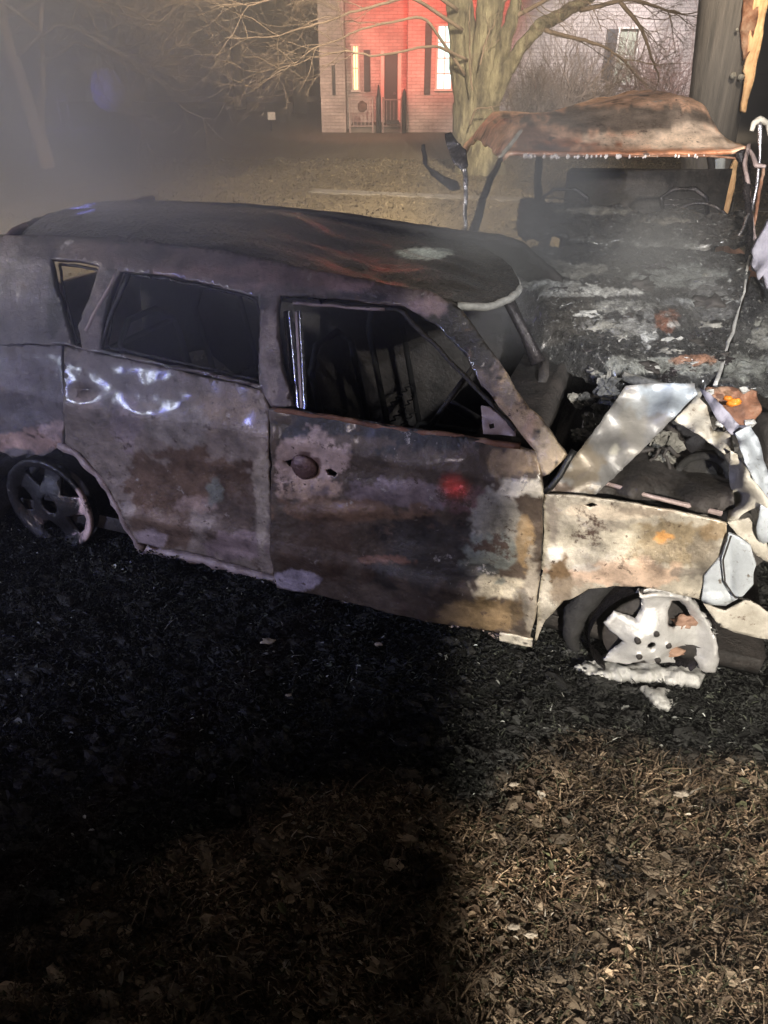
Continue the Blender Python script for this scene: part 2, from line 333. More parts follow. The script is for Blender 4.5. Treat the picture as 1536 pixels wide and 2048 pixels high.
# leaf litter and grass
def litter(name, n, region, kind_):
    x0, x1, y0, y1 = region
    X = rng.uniform(x0, x1, n * 3); Y = y0 + (y1 - y0) * rng.uniform(0, 1, n * 3) ** 1.25
    Pj = np.stack([X, Y, 0 * X], -1); px, py = proj(Pj)
    ok = (px > -150) & (px < 1690) & (py < 2200); X, Y = X[ok][:n], Y[ok][:n]; n = len(X)
    P = np.stack([X, Y, 0 * X], -1)
    gz = gzf(P)
    ch = char_shade(X, Y) if kind_ != 'lawn' else np.zeros(n)
    clump = fbm(P, 3.2, 2, 11)
    th = rng.normal(-.5, .55, n) + math.pi * (rng.uniform(0, 1, n) > .5); u = np.stack([np.cos(th), np.sin(th), 0 * th], -1)
    if kind_ == 'leaf':
        big = rng.uniform(0, 1, n) > .975; L = np.where(big, rng.uniform(.010, .020, n), rng.uniform(.002, .010, n)); Wd = L * np.where(big, rng.uniform(.35, .7, n), rng.uniform(.12, .5, n))
        tilt = rng.normal(0, .45, n); v = np.stack([-np.sin(th), np.cos(th), 0 * th], -1)
        u[:, 2] = tilt; v[:, 2] = rng.normal(0, .35, n)
        z0 = gz + .006 + np.abs(rng.normal(0, .010, n)) + np.clip(clump, 0, 1) * .02
        c = np.stack([X, Y, z0], -1); up = np.array([0, 0, 1.])
        k = 6
        V = np.stack([c - u * L[:, None], c - u * L[:, None] * .35 + v * Wd[:, None] + up * (L * .35)[:, None], c + u * L[:, None] * .5 + v * Wd[:, None] * .8 + up * (L * .3)[:, None],
                      c + u * L[:, None], c + u * L[:, None] * .45 - v * Wd[:, None] * .85 + up * (L * .3)[:, None], c - u * L[:, None] * .4 - v * Wd[:, None] + up * (L * .35)[:, None]], 1)
        b = np.arange(n)[:, None] * k
        F = np.concatenate([b + [0, 1, 2, 3], b + [0, 3, 4, 5]])
    else:
        Hh = rng.uniform(.015, .05, n) * (1 - .45 * ch) * (1 + .6 * np.clip(clump, -1, 1))
        if kind_ == 'lawn': Hh = rng.uniform(.02, .05, n)
        wd = .0016 * (1 + Y * .35) * rng.uniform(.7, 1.5, n)
        lean = rng.normal(0, .8, (n, 2)) + [.5, -.2]
        c = np.stack([X, Y, gz], -1); tip = c + np.stack([lean[:, 0] * Hh, lean[:, 1] * Hh, Hh * .8], -1)
        midp = c + np.stack([lean[:, 0] * Hh * .3, lean[:, 1] * Hh * .3, Hh * .5], -1)
        k = 5
        V = np.stack([c - u * wd[:, None], c + u * wd[:, None], midp + u * wd[:, None] * .8, midp - u * wd[:, None] * .8, tip], 1)
        b = np.arange(n)[:, None] * k
        F = [*(b + [0, 1, 2, 3]).tolist(), *(b + [3, 2, 4]).tolist()]
    q = rng.uniform(0, 1, n)[:, None]
    tan = np.array([.34, .25, .165]); brn = np.array([.15, .098, .060]); olv = np.array([.085, .085, .04]); pal = np.array([.50, .44, .36])
    col = np.where(q < .36, tan, np.where(q < .84, brn, np.where(q < .975, olv, pal))) * rng.uniform(.5, 1.3, (n, 1))
    if kind_ == 'lawn': col = np.array([.20, .165, .105]) * rng.uniform(.75, 1.2, (n, 1)) * (1 + .2 * clump[:, None])
    chc = ch[:, None]
    blk = np.where(q > .978, np.array([.30, .31, .29]), np.where(q > .86, np.array([.05, .055, .04]), np.array([.013, .014, .012]))) * rng.uniform(.4, 1.4, (n, 1))  # palest pieces are debris specks and wet glints put into the colour
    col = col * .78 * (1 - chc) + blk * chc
    dark = np.clip(.72 + .8 * fbm(P * [.8, 1.2, 1], 3.2, 3, 21) + .8 * fbm(P * [.7, 1.3, 1], 11, 3, 22), .06, 1.7)[:, None]; col = col * dark
    Vf = V.reshape(-1, 3)
    me = bpy.data.meshes.new(name)
    if isinstance(F, list): me.from_pydata(Vf.tolist(), [], F)
    else: me.from_pydata(Vf.tolist(), [], F.tolist())
    a = me.color_attributes.new('Col', 'FLOAT_COLOR', 'POINT'); cc = np.ones((len(Vf), 4)); cc[:, :3] = np.repeat(col, k, 0); a.data.foreach_set('color', cc.ravel())
    o = bpy.data.objects.new(name, me); C.objects.link(o); me.materials.append(M['litter']); return o
M['litter'] = mat('dead_leaves_and_grass', vcol=True, scale=60, bscale=200, rough=(.5, .95), bump=.2, vmul=(.7, 1.25), spec=.35)
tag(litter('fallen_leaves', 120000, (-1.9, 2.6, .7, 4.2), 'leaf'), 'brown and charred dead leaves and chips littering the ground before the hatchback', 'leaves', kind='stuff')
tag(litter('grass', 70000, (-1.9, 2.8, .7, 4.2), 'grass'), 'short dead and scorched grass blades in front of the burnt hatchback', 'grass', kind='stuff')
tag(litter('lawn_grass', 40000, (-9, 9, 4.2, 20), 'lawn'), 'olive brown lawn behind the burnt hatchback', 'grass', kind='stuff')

def clods(n):
    import bmesh
    bm = bmesh.new(); bmesh.ops.create_icosphere(bm, subdivisions=2, radius=1); B = np.array([v.co[:] for v in bm.verts]); BF = np.array([[v.index for v in f.verts] for f in bm.faces]); bm.free()
    X = rng.uniform(-1.6, 2.6, n); Y = .8 + 2.6 * rng.uniform(0, 1, n) ** 1.2; P = np.stack([X, Y, 0 * X], -1); z = gzf(P); ch = char_shade(X, Y)
    r_ = .004 + .020 * rng.uniform(0, 1, n) ** 3; a = rng.normal(-.5, .5, n); k = len(B)
    sh = 1 + .35 * rng.normal(0, 1, (n, k)) * .6
    q = B[None] * sh[..., None] * np.stack([r_ * rng.uniform(1, 2.4, n), r_, r_ * rng.uniform(.4, .8, n)], -1)[:, None]
    V = np.stack([X[:, None] + q[..., 0] * np.cos(a)[:, None] - q[..., 1] * np.sin(a)[:, None], Y[:, None] + q[..., 0] * np.sin(a)[:, None] + q[..., 1] * np.cos(a)[:, None], z[:, None] + .004 + q[..., 2]], -1)
    F = (BF[None] + (np.arange(n) * k)[:, None, None]).reshape(-1, 3)
    c = np.where(rng.uniform(0, 1, (n, 1)) < .4, [.26, .20, .14], [.10, .075, .05]) * rng.uniform(.5, 1.3, (n, 1)); c = c * (1 - ch[:, None]) + np.array([.016, .016, .015]) * rng.uniform(.4, 2.2, (n, 1)) * ch[:, None]
    return meshobj('soil_clods', V.reshape(-1, 3), F, M['litter'], smooth=False, col=np.repeat(c, k, 0))
tag(clods(6500), 'brown and black crumbs of soil scattered over the ground', 'soil', kind='stuff')

# ------------------------------------------------------------------ burnt hatchback
car = empty('burnt_hatchback', CP(1.3, .7, 0).tolist(), 'burnt out grey hatchback resting on bare rims, side on in the foreground', 'car')
def paint(px, py, base, blobs, seed=0):
    """scorch, rust and ash marks of the panel; each is a stain with a shape of its own"""
    col = np.tile(np.array(base, float), (len(px), 1))
    Q = np.stack([px, py, 0 * px], -1)
    nz = fbm(Q, .012, 4, seed); n2 = fbm(Q, .05, 4, seed + 4)
    for cx, cy, rx, ry, c, a in blobs:
        d = np.sqrt(((px - cx) / rx) ** 2 + ((py - cy) / ry) ** 2) + nz * .42 + n2 * .42
        m = (sm(-d, -1.12, -.92) * a)[:, None]; col = col * (1 - m) + np.array(c) * m
    return np.clip(col * (1 + .16 * n2)[:, None], .004, .9)
def panel(name, poly, holes=(), off=0., base=(.3, .26, .23), blobs=(), step=.014, parent=None, m=None, thick=.010, jit=3., bend=.006, dent=(), seed=1, fn=None, far=None):
    """sheet metal panel traced on the curved flank of the car"""
    def conv(pl, sd):
        q = np.array(dens(pl, 14, jit, sd)); 
        s, z = Uw(q[:, 0], q[:, 1], off) ; return np.stack([s, z], -1)
    o = conv(poly, seed); hs = [conv(h, seed + 2 + i) for i, h in enumerate(holes)]
    v, f = fill(o.tolist(), [h.tolist() for h in hs], step)
    s, z = v[:, 0], v[:, 1]
    wv = Wf(z) + off if far is None else far - Wf(z)
    extra = np.where(s > 2.95, ((s - 2.95) / .4) ** 2 * .25, 0) + np.where(s < -.35, ((-.35 - s) / .3) ** 2 * .12, 0)
    wv = wv + (extra if far is None else -extra)
    P0 = CP(s, wv, z)
    wv = wv + fbm(P0, 2.2, 3, seed) * bend * 2.2 + fbm(P0, 9, 3, seed + 1) * bend * .55
    px, py = proj(P0)
    for cx, cy, rx, ry, dp in dent:
        wv = wv + dp * np.exp(-(((px - cx) / rx) ** 2 + ((py - cy) / ry) ** 2))
    if fn is not None: wv = wv + fn(px, py, s, z)
    P = CP(s, wv, z)
    col = paint(px, py, base, blobs, seed)
    return meshobj(name, P, f[:, ::-1], m or M['body'], parent or car, col=col, solid=thick, soff=-1 if far is None else 0)
BR = (.13, .075, .045); BR2 = (.08, .05, .034); SO = (.028, .025, .023); ASH = (.40, .35, .31); PINK = (.46, .34, .29); MAU = (.34, .27, .28); OCH = (.33, .22, .11); GG = (.20, .21, .18); CR = (.60, .52, .38)

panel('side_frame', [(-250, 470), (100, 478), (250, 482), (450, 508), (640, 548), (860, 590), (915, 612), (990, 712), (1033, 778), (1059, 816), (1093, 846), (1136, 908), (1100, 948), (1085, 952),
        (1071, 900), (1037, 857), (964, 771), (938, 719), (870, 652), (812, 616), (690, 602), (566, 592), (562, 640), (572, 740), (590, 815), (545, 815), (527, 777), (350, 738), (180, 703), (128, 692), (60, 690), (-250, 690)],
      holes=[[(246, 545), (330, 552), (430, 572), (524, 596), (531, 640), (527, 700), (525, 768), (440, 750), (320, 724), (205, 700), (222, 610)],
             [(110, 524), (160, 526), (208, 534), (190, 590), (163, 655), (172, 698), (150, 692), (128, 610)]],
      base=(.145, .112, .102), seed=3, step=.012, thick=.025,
      blobs=[(60, 600, 110, 150, (.10, .085, .085), .9), (560, 560, 260, 22, (.27, .18, .16), .8), (300, 510, 60, 18, SO, .6), (700, 575, 60, 10, (.3, .2, .19), .8), (920, 665, 95, 70, SO, 1), (960, 720, 50, 34, SO, .9), (860, 615, 40, 20, (.2, .14, .14), .7),  # dark blobs on the upper A-pillar put its shade into the colour
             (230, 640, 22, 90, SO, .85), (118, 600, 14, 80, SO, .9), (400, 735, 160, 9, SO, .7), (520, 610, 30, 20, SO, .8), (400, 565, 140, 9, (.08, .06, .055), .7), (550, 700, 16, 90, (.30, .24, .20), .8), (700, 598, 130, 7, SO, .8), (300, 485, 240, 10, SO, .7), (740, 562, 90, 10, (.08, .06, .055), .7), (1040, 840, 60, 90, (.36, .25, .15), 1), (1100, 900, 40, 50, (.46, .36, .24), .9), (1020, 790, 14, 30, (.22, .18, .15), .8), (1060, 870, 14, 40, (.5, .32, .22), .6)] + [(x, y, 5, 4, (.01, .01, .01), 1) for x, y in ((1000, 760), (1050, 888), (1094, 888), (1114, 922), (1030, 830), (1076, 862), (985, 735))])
panel('quarter_panel', [(-250, 690), (60, 690), (127, 692), (130, 780), (129, 884), (112, 898), (84, 912), (60, 906), (30, 915), (0, 900), (-30, 930), (-250, 960)],
      base=(.13, .11, .11), seed=5, dent=[(40, 800, 60, 60, .03)],
      blobs=[(60, 880, 80, 22, (.42, .27, .22), .9), (110, 860, 30, 20, (.45, .33, .31), .9), (40, 760, 60, 60, (.18, .15, .15), .7), (-100, 800, 100, 100, BR, .7)])
panel('rear_door', [(132, 693), (180, 704), (350, 740), (440, 760), (527, 779), (538, 815), (540, 900), (542, 1000), (546, 1090), (548, 1150), (420, 1112), (300, 1088), (277, 1082), (243, 1020), (203, 950), (165, 905), (134, 884), (134, 780)],
      base=(.25, .20, .165), seed=7, bend=.007,
      dent=[(380, 950, 130, 90, .012), (170, 782, 16, 10, .03), (300, 880, 40, 70, -.012)],
      blobs=[(250, 740, 120, 60, (.20, .17, .16), .8), (470, 810, 70, 40, (.26, .19, .13), .8), (380, 960, 110, 62, BR, .85), (470, 1030, 60, 90, BR2, .75), (330, 1040, 60, 45, BR, .7), (400, 1010, 45, 16, PINK, .55), (432, 985, 16, 30, GG, .8),
             (170, 785, 12, 8, SO, .9), (178, 800, 26, 16, PINK, .4), (480, 1090, 60, 30, (.36, .27, .27), .7), (300, 1075, 30, 22, (.4, .32, .33), .8), (525, 1000, 14, 110, (.5, .42, .33), .7), (370, 850, 50, 36, (.4, .36, .32), .5), (250, 840, 28, 50, MAU, .6)])  # pale blob at mid door puts a glint into the colour
# rolled wheel arch lip
def lipstrip(name, pts, wid, off, col, m=None, seed=0):
    q = np.array(dens(pts, 12)[: -max(1, int(np.linalg.norm(np.array(pts[0]) - pts[-1]) / 12))])
    s, z = Uw(q[:, 0], q[:, 1], off); P = CP(s, Wf(z) + off, z)
    mb = MB(); mb.tube(P, np.full(len(P), wid) * (1 + .25 * np.sin(np.arange(len(P)) * 1.7)), 8)
    return mb.obj(name, m or M['cream'], car, jit=.006, jsc=14, seed=seed)
M['pinkash'] = mat('pink_ash_metal', ((.3, (.22, .16, .15)), (.7, (.46, .37, .35))), scale=9, rough=(.35, .7), bump=.3, metal=.2)
lipstrip('wheel_arch_lip', [(118, 888), (150, 904), (203, 958), (243, 1028), (277, 1090), (300, 1100)], .018, .006, None, M['pinkash'], 2)
lipstrip('sill', [(280, 1094), (420, 1122), (548, 1158), (700, 1205), (870, 1246), (1060, 1287)], .028, .05, None, M['pinkash'], 5)
def seam(name, pts, off=-.002, r=.003):
    q = np.array(pts, float); s, z = Uw(q[:, 0], q[:, 1], off); mb = MB(); mb.tube(CP(s, Wf(z) + off, z), r, 5); return mb.obj(name, M['soot'], car)
panel('front_door', [(541, 816), (620, 823), (780, 850), (900, 868), (1000, 886), (1074, 904), (1082, 955), (1087, 985), (1084, 1060), (1080, 1150), (1072, 1225), (1062, 1283), (985, 1262), (870, 1240), (700, 1203), (554, 1172), (543, 1100), (546, 1000), (543, 900)],
      off=-.022, base=(.095, .07, .052), seed=11, bend=.009, step=.011, thick=.014,
      holes=[[(566, 923), (578, 920), (590, 925), (586, 933), (574, 934)], [(648, 942), (660, 938), (674, 945), (668, 954), (654, 952)]],
      dent=[(820, 1060, 160, 60, .014), (700, 1020, 120, 12, -.012), (1010, 1170, 60, 60, .02), (1000, 1080, 60, 60, -.012), (960, 1130, 40, 16, .02), (615, 930, 40, 34, .02), (760, 975, 90, 24, -.012)],
      blobs=[(760, 860, 240, 42, SO, .95), (690, 885, 100, 14, (.12, .085, .06), .8), (625, 925, 70, 50, PINK, .95), (615, 932, 27, 27, (.10, .055, .045), .9), (640, 978, 60, 22, (.44, .31, .23), .85),
             (800, 985, 130, 30, (.24, .185, .185), .9), (930, 990, 40, 30, (.20, .11, .11), .7), (700, 1020, 150, 26, (.20, .12, .075), .8), (840, 1060, 120, 28, SO, .8), (870, 1120, 110, 60, (.05, .042, .035), .85), (640, 1090, 90, 70, BR2, .7),
             (590, 1160, 42, 20, (.42, .36, .42), .9), (770, 1120, 60, 8, (.3, .15, .1), .7), (1035, 930, 60, 26, (.34, .24, .14), 1), (1045, 975, 50, 20, (.72, .66, .54), 1), (1000, 1040, 50, 60, (.36, .33, .27), .95), (985, 1110, 55, 45, GG, .95), (965, 1140, 40, 16, SO, .8),
             (1000, 1175, 60, 26, CR, .9), (1000, 1165, 14, 10, GG, .8), (950, 1225, 90, 32, (.22, .15, .08), .95), (1050, 1090, 16, 70, OCH, .8), (1063, 1180, 14, 80, (.36, .31, .24), .9), (1040, 1225, 14, 40, SO, .45)])
panel('fender', [(1090, 986), (1150, 988), (1180, 992), (1260, 1004), (1400, 1031), (1452, 1046), (1456, 1070), (1440, 1110), (1407, 1150), (1402, 1196), (1340, 1180), (1280, 1168), (1230, 1168), (1180, 1176), (1128, 1200), (1092, 1236), (1068, 1288), (1076, 1225), (1083, 1150), (1088, 1060)],
      off=-.004, base=(.42, .375, .30), seed=13, bend=.006, step=.011,
      holes=[[(1165, 1007), (1185, 1004), (1196, 1009), (1180, 1014)]],
      dent=[(1250, 1120, 160, 26, -.02), (1320, 1080, 60, 40, .015), (1160, 1080, 40, 60, .008)],
      blobs=[(1340, 1085, 88, 42, (.26, .20, .12), .92), (1325, 1075, 22, 14, (.62, .30, .09), .8), (1250, 1140, 130, 26, (.62, .44, .32), .8), (1122, 1150, 20, 46, (.16, .10, .05), .95), (1110, 1105, 16, 14, (.7, .66, .58), .9),
             (1230, 1020, 120, 14, (.62, .52, .4), .7), (1410, 1100, 30, 40, (.2, .17, .13), .8), (1200, 1075, 90, 30, (.48, .43, .33), .6), (1150, 1180, 50, 26, (.3, .25, .19), .6), (1430, 1060, 26, 20, OCH, .6), (1210, 1050, 40, 10, (.2, .17, .14), .6), (1105, 1040, 14, 40, (.22, .18, .15), .6), (1380, 1140, 40, 12, (.15, .13, .11), .7), (1290, 1020, 60, 8, (.2, .16, .12), .7), (1170, 1130, 30, 10, (.6, .56, .5), .7)])
seam('bumper_seam', [(1462, 1072), (1446, 1120), (1450, 1165), (1470, 1195), (1500, 1200)], -.045, .003)
panel('bumper_cover', [(1458, 1068), (1482, 1078), (1500, 1092), (1512, 1130), (1506, 1170), (1490, 1192), (1450, 1215), (1404, 1200), (1408, 1152), (1442, 1112)],
      off=-.03, m=M['bluegrey'], seed=17, bend=.012, dent=[(1460, 1170, 12, 60, .02), (1440, 1200, 60, 8, -.02)])
panel('bumper', [(1406, 1202), (1450, 1216), (1494, 1194), (1545, 1225), (1640, 1260), (1640, 1315), (1536, 1276), (1470, 1258), (1440, 1246)],
      off=-.012, m=M['cream'], seed=19, bend=.008)
panel('far_side_frame', [(-120, 640), (60, 560), (70, 480), (100, 478), (250, 482), (450, 508), (640, 548), (860, 590), (915, 612), (990, 712), (1093, 846), (1136, 908), (1300, 1000), (1300, 1180), (1062, 1285), (870, 1240), (550, 1168), (290, 1092), (60, 900), (-180, 900)],
      holes=[[(600, 632), (800, 622), (965, 790), (967, 850), (780, 832), (612, 810)], [(110, 524), (208, 534), (163, 655), (150, 692)]],
      m=M['soot'], step=.03, far=1.46, seed=23, thick=.03, bend=.01)

# sheets with their own depth: (px, py, w)
def sheet(name, pts, m, parent=None, thick=.006, step=9, bend=.008, seed=1, col=None, blobs=(), jit=2., fold=3.0, holes=()):
    pts = np.array(pts, float)
    o = dens([p[:2] for p in pts], 9, jit, seed); hs = [dens(h, 9, jit, seed + 3) for h in holes]
    v, f = fill([tuple(p) for p in o], [[tuple(p) for p in h] for h in hs], step)
    d = ((v[:, None] - pts[None, :, :2]) ** 2).sum(-1) + 30
    wt = 1 / d ** (fold / 2); wv = (wt * pts[:, 2]).sum(1) / wt.sum(1)
    s, z = U(v[:, 0], v[:, 1], wv); P = CP(s, wv, z)
    P = P + np.outer(fbm(P, 4, 3, seed) * bend + fbm(P, 16, 3, seed + 5) * bend * .35, CN - [0, 0, .3])
    c = paint(v[:, 0], v[:, 1], col, blobs, seed) if col is not None else None
    return meshobj(name, P, f[:, ::-1], m, parent or car, col=c, solid=thick, soff=-1)
sheet('hood', [(1088, 984, .0), (1100, 968, .02), (1140, 925, .08), (1200, 845, .22), (1252, 772, .36), (1320, 766, .42), (1388, 768, .44), (1394, 788, .40), (1345, 838, .26), (1260, 925, .13), (1180, 1000, .03), (1160, 1012, 0), (1128, 1010, -.01)],
      M['hoodpaint'], col=(.21, .205, .20), seed=31, bend=.006, step=8,
      blobs=[(1330, 800, 70, 36, (.36, .40, .44), .95), (1170, 940, 30, 60, (.20, .165, .12), .8), (1120, 985, 30, 20, BR2, .8), (1270, 850, 26, 70, (.30, .28, .24), .5), (1230, 900, 10, 12, (.6, .58, .5), .8)])
sheet('crumpled_panel', [(1394, 790, .40), (1412, 812, .36), (1428, 862, .30), (1462, 868, .24), (1470, 900, .18), (1450, 908, .14), (1404, 872, .2), (1348, 842, .27)], M['cream'], seed=33, bend=.02)
sheet('crumpled_panel', [(1398, 776, .42), (1420, 786, .38), (1450, 818, .30), (1480, 850, .30), (1502, 852, .3), (1484, 872, .22), (1462, 866, .2), (1436, 842, .3)], M['greycloth'], seed=34, bend=.015)
sheet('crumpled_panel', [(1470, 866, .2), (1500, 850, .25), (1520, 884, .2), (1540, 960, .1), (1548, 1050, .08), (1530, 1030, .02), (1508, 962, .02), (1484, 905, .06)], M['bluegrey'], seed=35, bend=.03, fold=4)
sheet('crumpled_panel', [(1462, 902, .1), (1476, 908, .12), (1500, 955, .02), (1538, 1000, .0), (1545, 1035, .0), (1510, 1016, .02), (1482, 1032, .02), (1448, 1052, .05), (1466, 1002, .16), (1458, 950, .18)], M['cream'], seed=36, bend=.03, fold=4)
sheet('crumpled_panel', [(1524, 1012, -.02), (1540, 1020, .0), (1542, 1080, .0), (1518, 1096, .03), (1512, 1050, .0)], M['bluegrey'], seed=37, bend=.02)
sheet('crumpled_panel', [(1455, 1045, .02), (1500, 1040, .0), (1530, 1075, .02), (1545, 1130, .05), (1510, 1110, .03), (1480, 1076, .02)], M['cream'], seed=38, bend=.03)
sheet('inner_fender', [(1180, 992, .04), (1260, 1000, .05), (1400, 1028, .06), (1470, 1020, .1), (1460, 905, .5), (1400, 862, .62), (1280, 820, .7), (1200, 860, .55), (1130, 930, .4), (1150, 985, .1)], M['soot'], seed=41, bend=.06, jit=5, thick=.004)

# roof
def build_roof():
    nu, nv = 120, 70
    # near edge and far edge of the roof as (s, w, z)
    un = np.linspace(0, 1, nu)
    nearp = np.array([(8, 470), (100, 479), (250, 484), (450, 510), (640, 549), (860, 590), (915, 611)], float)
    farp = np.array([(150, 412), (300, 405), (420, 411), (600, 427), (740, 447), (860, 472), (930, 482)], float)
    tt = np.linspace(0, 1, 7)
    npx = np.stack([np.interp(un, tt, nearp[:, i]) for i in range(2)], -1); fpx = np.stack([np.interp(un, tt, farp[:, i]) for i in range(2)], -1)
    s0, z0 = U(npx[:, 0], npx[:, 1], .24); s1, z1 = U(fpx[:, 0], fpx[:, 1], 1.22)
    vv = np.linspace(0, 1, nv)[None, :]
    Sg = s0[:, None] * (1 - vv) + s1[:, None] * vv; Zg = z0[:, None] * (1 - vv) + z1[:, None] * vv; Wg = .24 + .98 * vv + 0 * Sg
    bow = np.sin(vv * math.pi) ** .6
    u = un[:, None]
    Zg = Zg + bow * (.045 * (1 - sm(u, .55, .95)) - .035 * sm(u, .5, .8) * (1 - sm(u, .9, 1)))
    Zg = Zg - .05 * np.exp(-((u - .62) / .12) ** 2 - ((vv - .5) / .25) ** 2)
    Sg = Sg + bow * (.235 * sm(u, .66, 1)) - bow * .02 * (1 - sm(u, 0, .25))
    Zg = Zg - .025 * sm(u, .9, 1) * bow - .05 * (1 - sm(u, 0, .08))
    P = CP(Sg, Wg, Zg)
    n = fbm(P, 2.4, 3, 2) * .014 + fbm(P * [1, 1, 1], 9, 3, 3) * .004
    # buckling ridges running lengthwise near the front
    rd = .009 * np.sin((Wg + .30 * Sg) * 22 + fbm(P, 2, 2, 5) * 5) * sm(u, .45, .62) * (1 - sm(u, .82, .95)) * sm(vv, .12, .3) * (1 - sm(vv, .75, .95))
    P[..., 2] += n + rd
    i = np.arange((nu - 1) * (nv - 1)); r = i // (nv - 1) * nv + i % (nv - 1); F = np.stack([r, r + nv, r + nv + 1, r + 1], -1)
    V = P.reshape(-1, 3); px, py = proj(V)
    col = paint(px, py, (.020, .020, .020), [(240, 412, 40, 8, (.3, .26, .28), .7), (700, 505, 160, 7, (.07, .05, .042), .7), (850, 505, 50, 12, (.62, .68, .62), .9), (100, 460, 80, 20, (.07, .065, .07), .6)], 44)  # pale blob near the front is a highlight put into the colour
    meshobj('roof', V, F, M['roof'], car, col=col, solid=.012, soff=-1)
    # bright rolled lip at the windscreen edge
    e = P[-1]; mb = MB(); mb.tube(e + [0, 0, -.008], (.005 + .009 * (1 - sm(np.linspace(0, 1, nv), .35, .6))), 8); mb.obj('roof_lip', M['molten'], car, jit=.003, jsc=14, seed=8)
    mb = MB(); mb.tube(P[:, 0] + [0, 0, -.006], .010, 6); mb.obj('drip_rail', M['soot'], car, jit=.004, jsc=12)
    mb = MB(); mb.tube(P[0][:, :] - CD * .01, .014, 6); mb.obj('tailgate_frame', M['soot'], car, jit=.005)
build_roof()

# tail of the car, outside the frame to the left
def tail():
    mb = MB(); nv = 16
    prof = [(-.10, 1.38), (-.22, 1.28), (-.36, 1.0), (-.46, .85), (-.50, .5), (-.44, .2)]
    V = []; 
    for (s, z) in prof:
        for k in range(nv):
            v = k / (nv - 1); inset = max(0, (z - .9)) * .45
            V.append(CP(s - .12 * math.sin(v * math.pi), .03 + inset + (1.40 - 2 * inset) * v, z))
    F = [[i * nv + j, i * nv + j + 1, (i + 1) * nv + j + 1, (i + 1) * nv + j] for i in range(len(prof) - 1) for j in range(nv - 1) if not (i in (0, 1) and 1 < j < nv - 3)]
    meshobj('tailgate', np.array(V), F, M['pinkash'], car, solid=.02)
tail()
def cbox(mb, s, wv, z, ds, dw, dz, jit=0, rot=0):
    a = math.cos(rot), math.sin(rot); A = np.array([CD * a[0] + np.array([0, 0, 1]) * a[1], CN, -CD * a[1] + np.array([0, 0, 1]) * a[0]])
    mb.box(CP(s, wv, z), (ds, dw, dz), A, jit=jit)
# floor and interior shell
mb = MB(); cbox(mb, 1.35, .73, .14, 3.3, 1.3, .05, .01); cbox(mb, 2.15, .73, .42, .04, 1.3, .5, .01); cbox(mb, -.2, .73, .4, .05, 1.2, .6, .01); mb.obj('floor_pan', M['soot'], car)
def lining(name, poly, off):   # inner door skins
    panel(name, poly, off=off, m=M['soot'], step=.04, seed=51, thick=.006)
lining('inner_door_skin', [(560, 850), (1060, 925), (1050, 1240), (560, 1140)], .07)
lining('inner_door_skin', [(200, 740), (520, 800), (530, 1120), (300, 1060)], .07)
for s, wv in ((1.35, .42), (1.35, 1.02), (.45, .45), (.45, 1.02)):
    mb = MB()
    fr = [(s, wv - .2, .35), (s - .12, wv - .2, .95), (s - .14, wv - .1, 1.02), (s - .14, wv + .1, 1.02), (s - .12, wv + .2, .95), (s, wv + .2, .35)]
    mb.tube(np.array([CP(*p) for p in fr]), .014, 8)
    mb.tube(np.array([CP(s + .48, wv - .2, .34), CP(s, wv - .2, .34), CP(s, wv + .2, .34), CP(s + .48, wv + .2, .34), CP(s + .48, wv - .2, .34)]), .015, 8)
    for k in range(3):
        z = .42 + .07 * k; q = np.linspace(-.19, .19, 24)
        mb.tube(np.array([CP(s - .12 * (z - .35) / .6 + .012 * math.sin(a * 90), wv + a, z) for a in q]), .004, 5)
    mb.obj('seat_frame', M['black'], car)
mb = MB(); mb.box(CP(1.98, .75, .72), (.24, 1.22, .22), np.array([CD, CN, [0, 0, 1]]), jit=.015)
V = np.concatenate(mb.v); mb.obj('dashboard', M['soot'], car, jit=.03)
mb = MB(); th = np.linspace(0, 2 * math.pi, 28); c0 = np.array(CP(1.72, .42, .82)); ax1 = CN; ax2 = np.array([0, 0, 1.]) * .85 + CD * .5
mb.tube(np.array([c0 + .17 * (math.cos(a) * ax1 + math.sin(a) * ax2) for a in th]), .010, 8); mb.tube(np.array([c0, CP(1.95, .42, .72)]), .02, 8)
mb.tube(np.array([c0 - .17 * ax1, c0 + .17 * ax1]), .009, 6); mb.obj('steering_wheel', M['soot'], car)
# pillars seen through the windscreen
mb = MB(); mb.tube(np.array([CP(1.70, 1.16, 1.16), at(1022, 610, 3.15), at(1048, 668, 3.2), at(1078, 726, 3.2)]), [.03, .028, .026, .03], 8); mb.obj('far_windscreen_pillar', M['sootwet'], car, jit=.012)
# window channels of the front door
def chan(name, pts, r, m):
    q = np.array(pts, float); s, z = Uw(q[:, 0], q[:, 1], .005); P = CP(s, Wf(z) + .005, z); mb = MB()
    d = P[-1] - P[0]; L_ = np.linalg.norm(d); d /= L_; e = np.cross(d, CN)
    mb.box((P[0] + P[-1]) / 2, (r * 2, .02, L_), np.array([e, CN, d])); return mb.obj(name, m, car, smooth=False)
chan('window_channel', [(571, 622), (588, 812)], .006, M['sootwet']); chan('window_channel', [(580, 622), (598, 814)], .0035, M['chrome'])
chan('window_channel', [(594, 622), (605, 816)], .0065, M['pinkash']); chan('window_channel', [(601, 622), (611, 816)], .0028, M['chrome'])
def rail(name, pts, r, m, off=0):
    p = np.array(pts, float); L_ = np.concatenate([[0], np.cumsum(np.linalg.norm(np.diff(p, axis=0), axis=1))]); u = np.linspace(0, L_[-1], max(4, int(L_[-1] / 14)))
    s, z = Uw(np.interp(u, L_, p[:, 0]), np.interp(u, L_, p[:, 1]), off); mb = MB(); mb.tube(CP(s, Wf(z) + off, z), r, 7); return mb.obj(name, m, car, jit=.006, jsc=15)
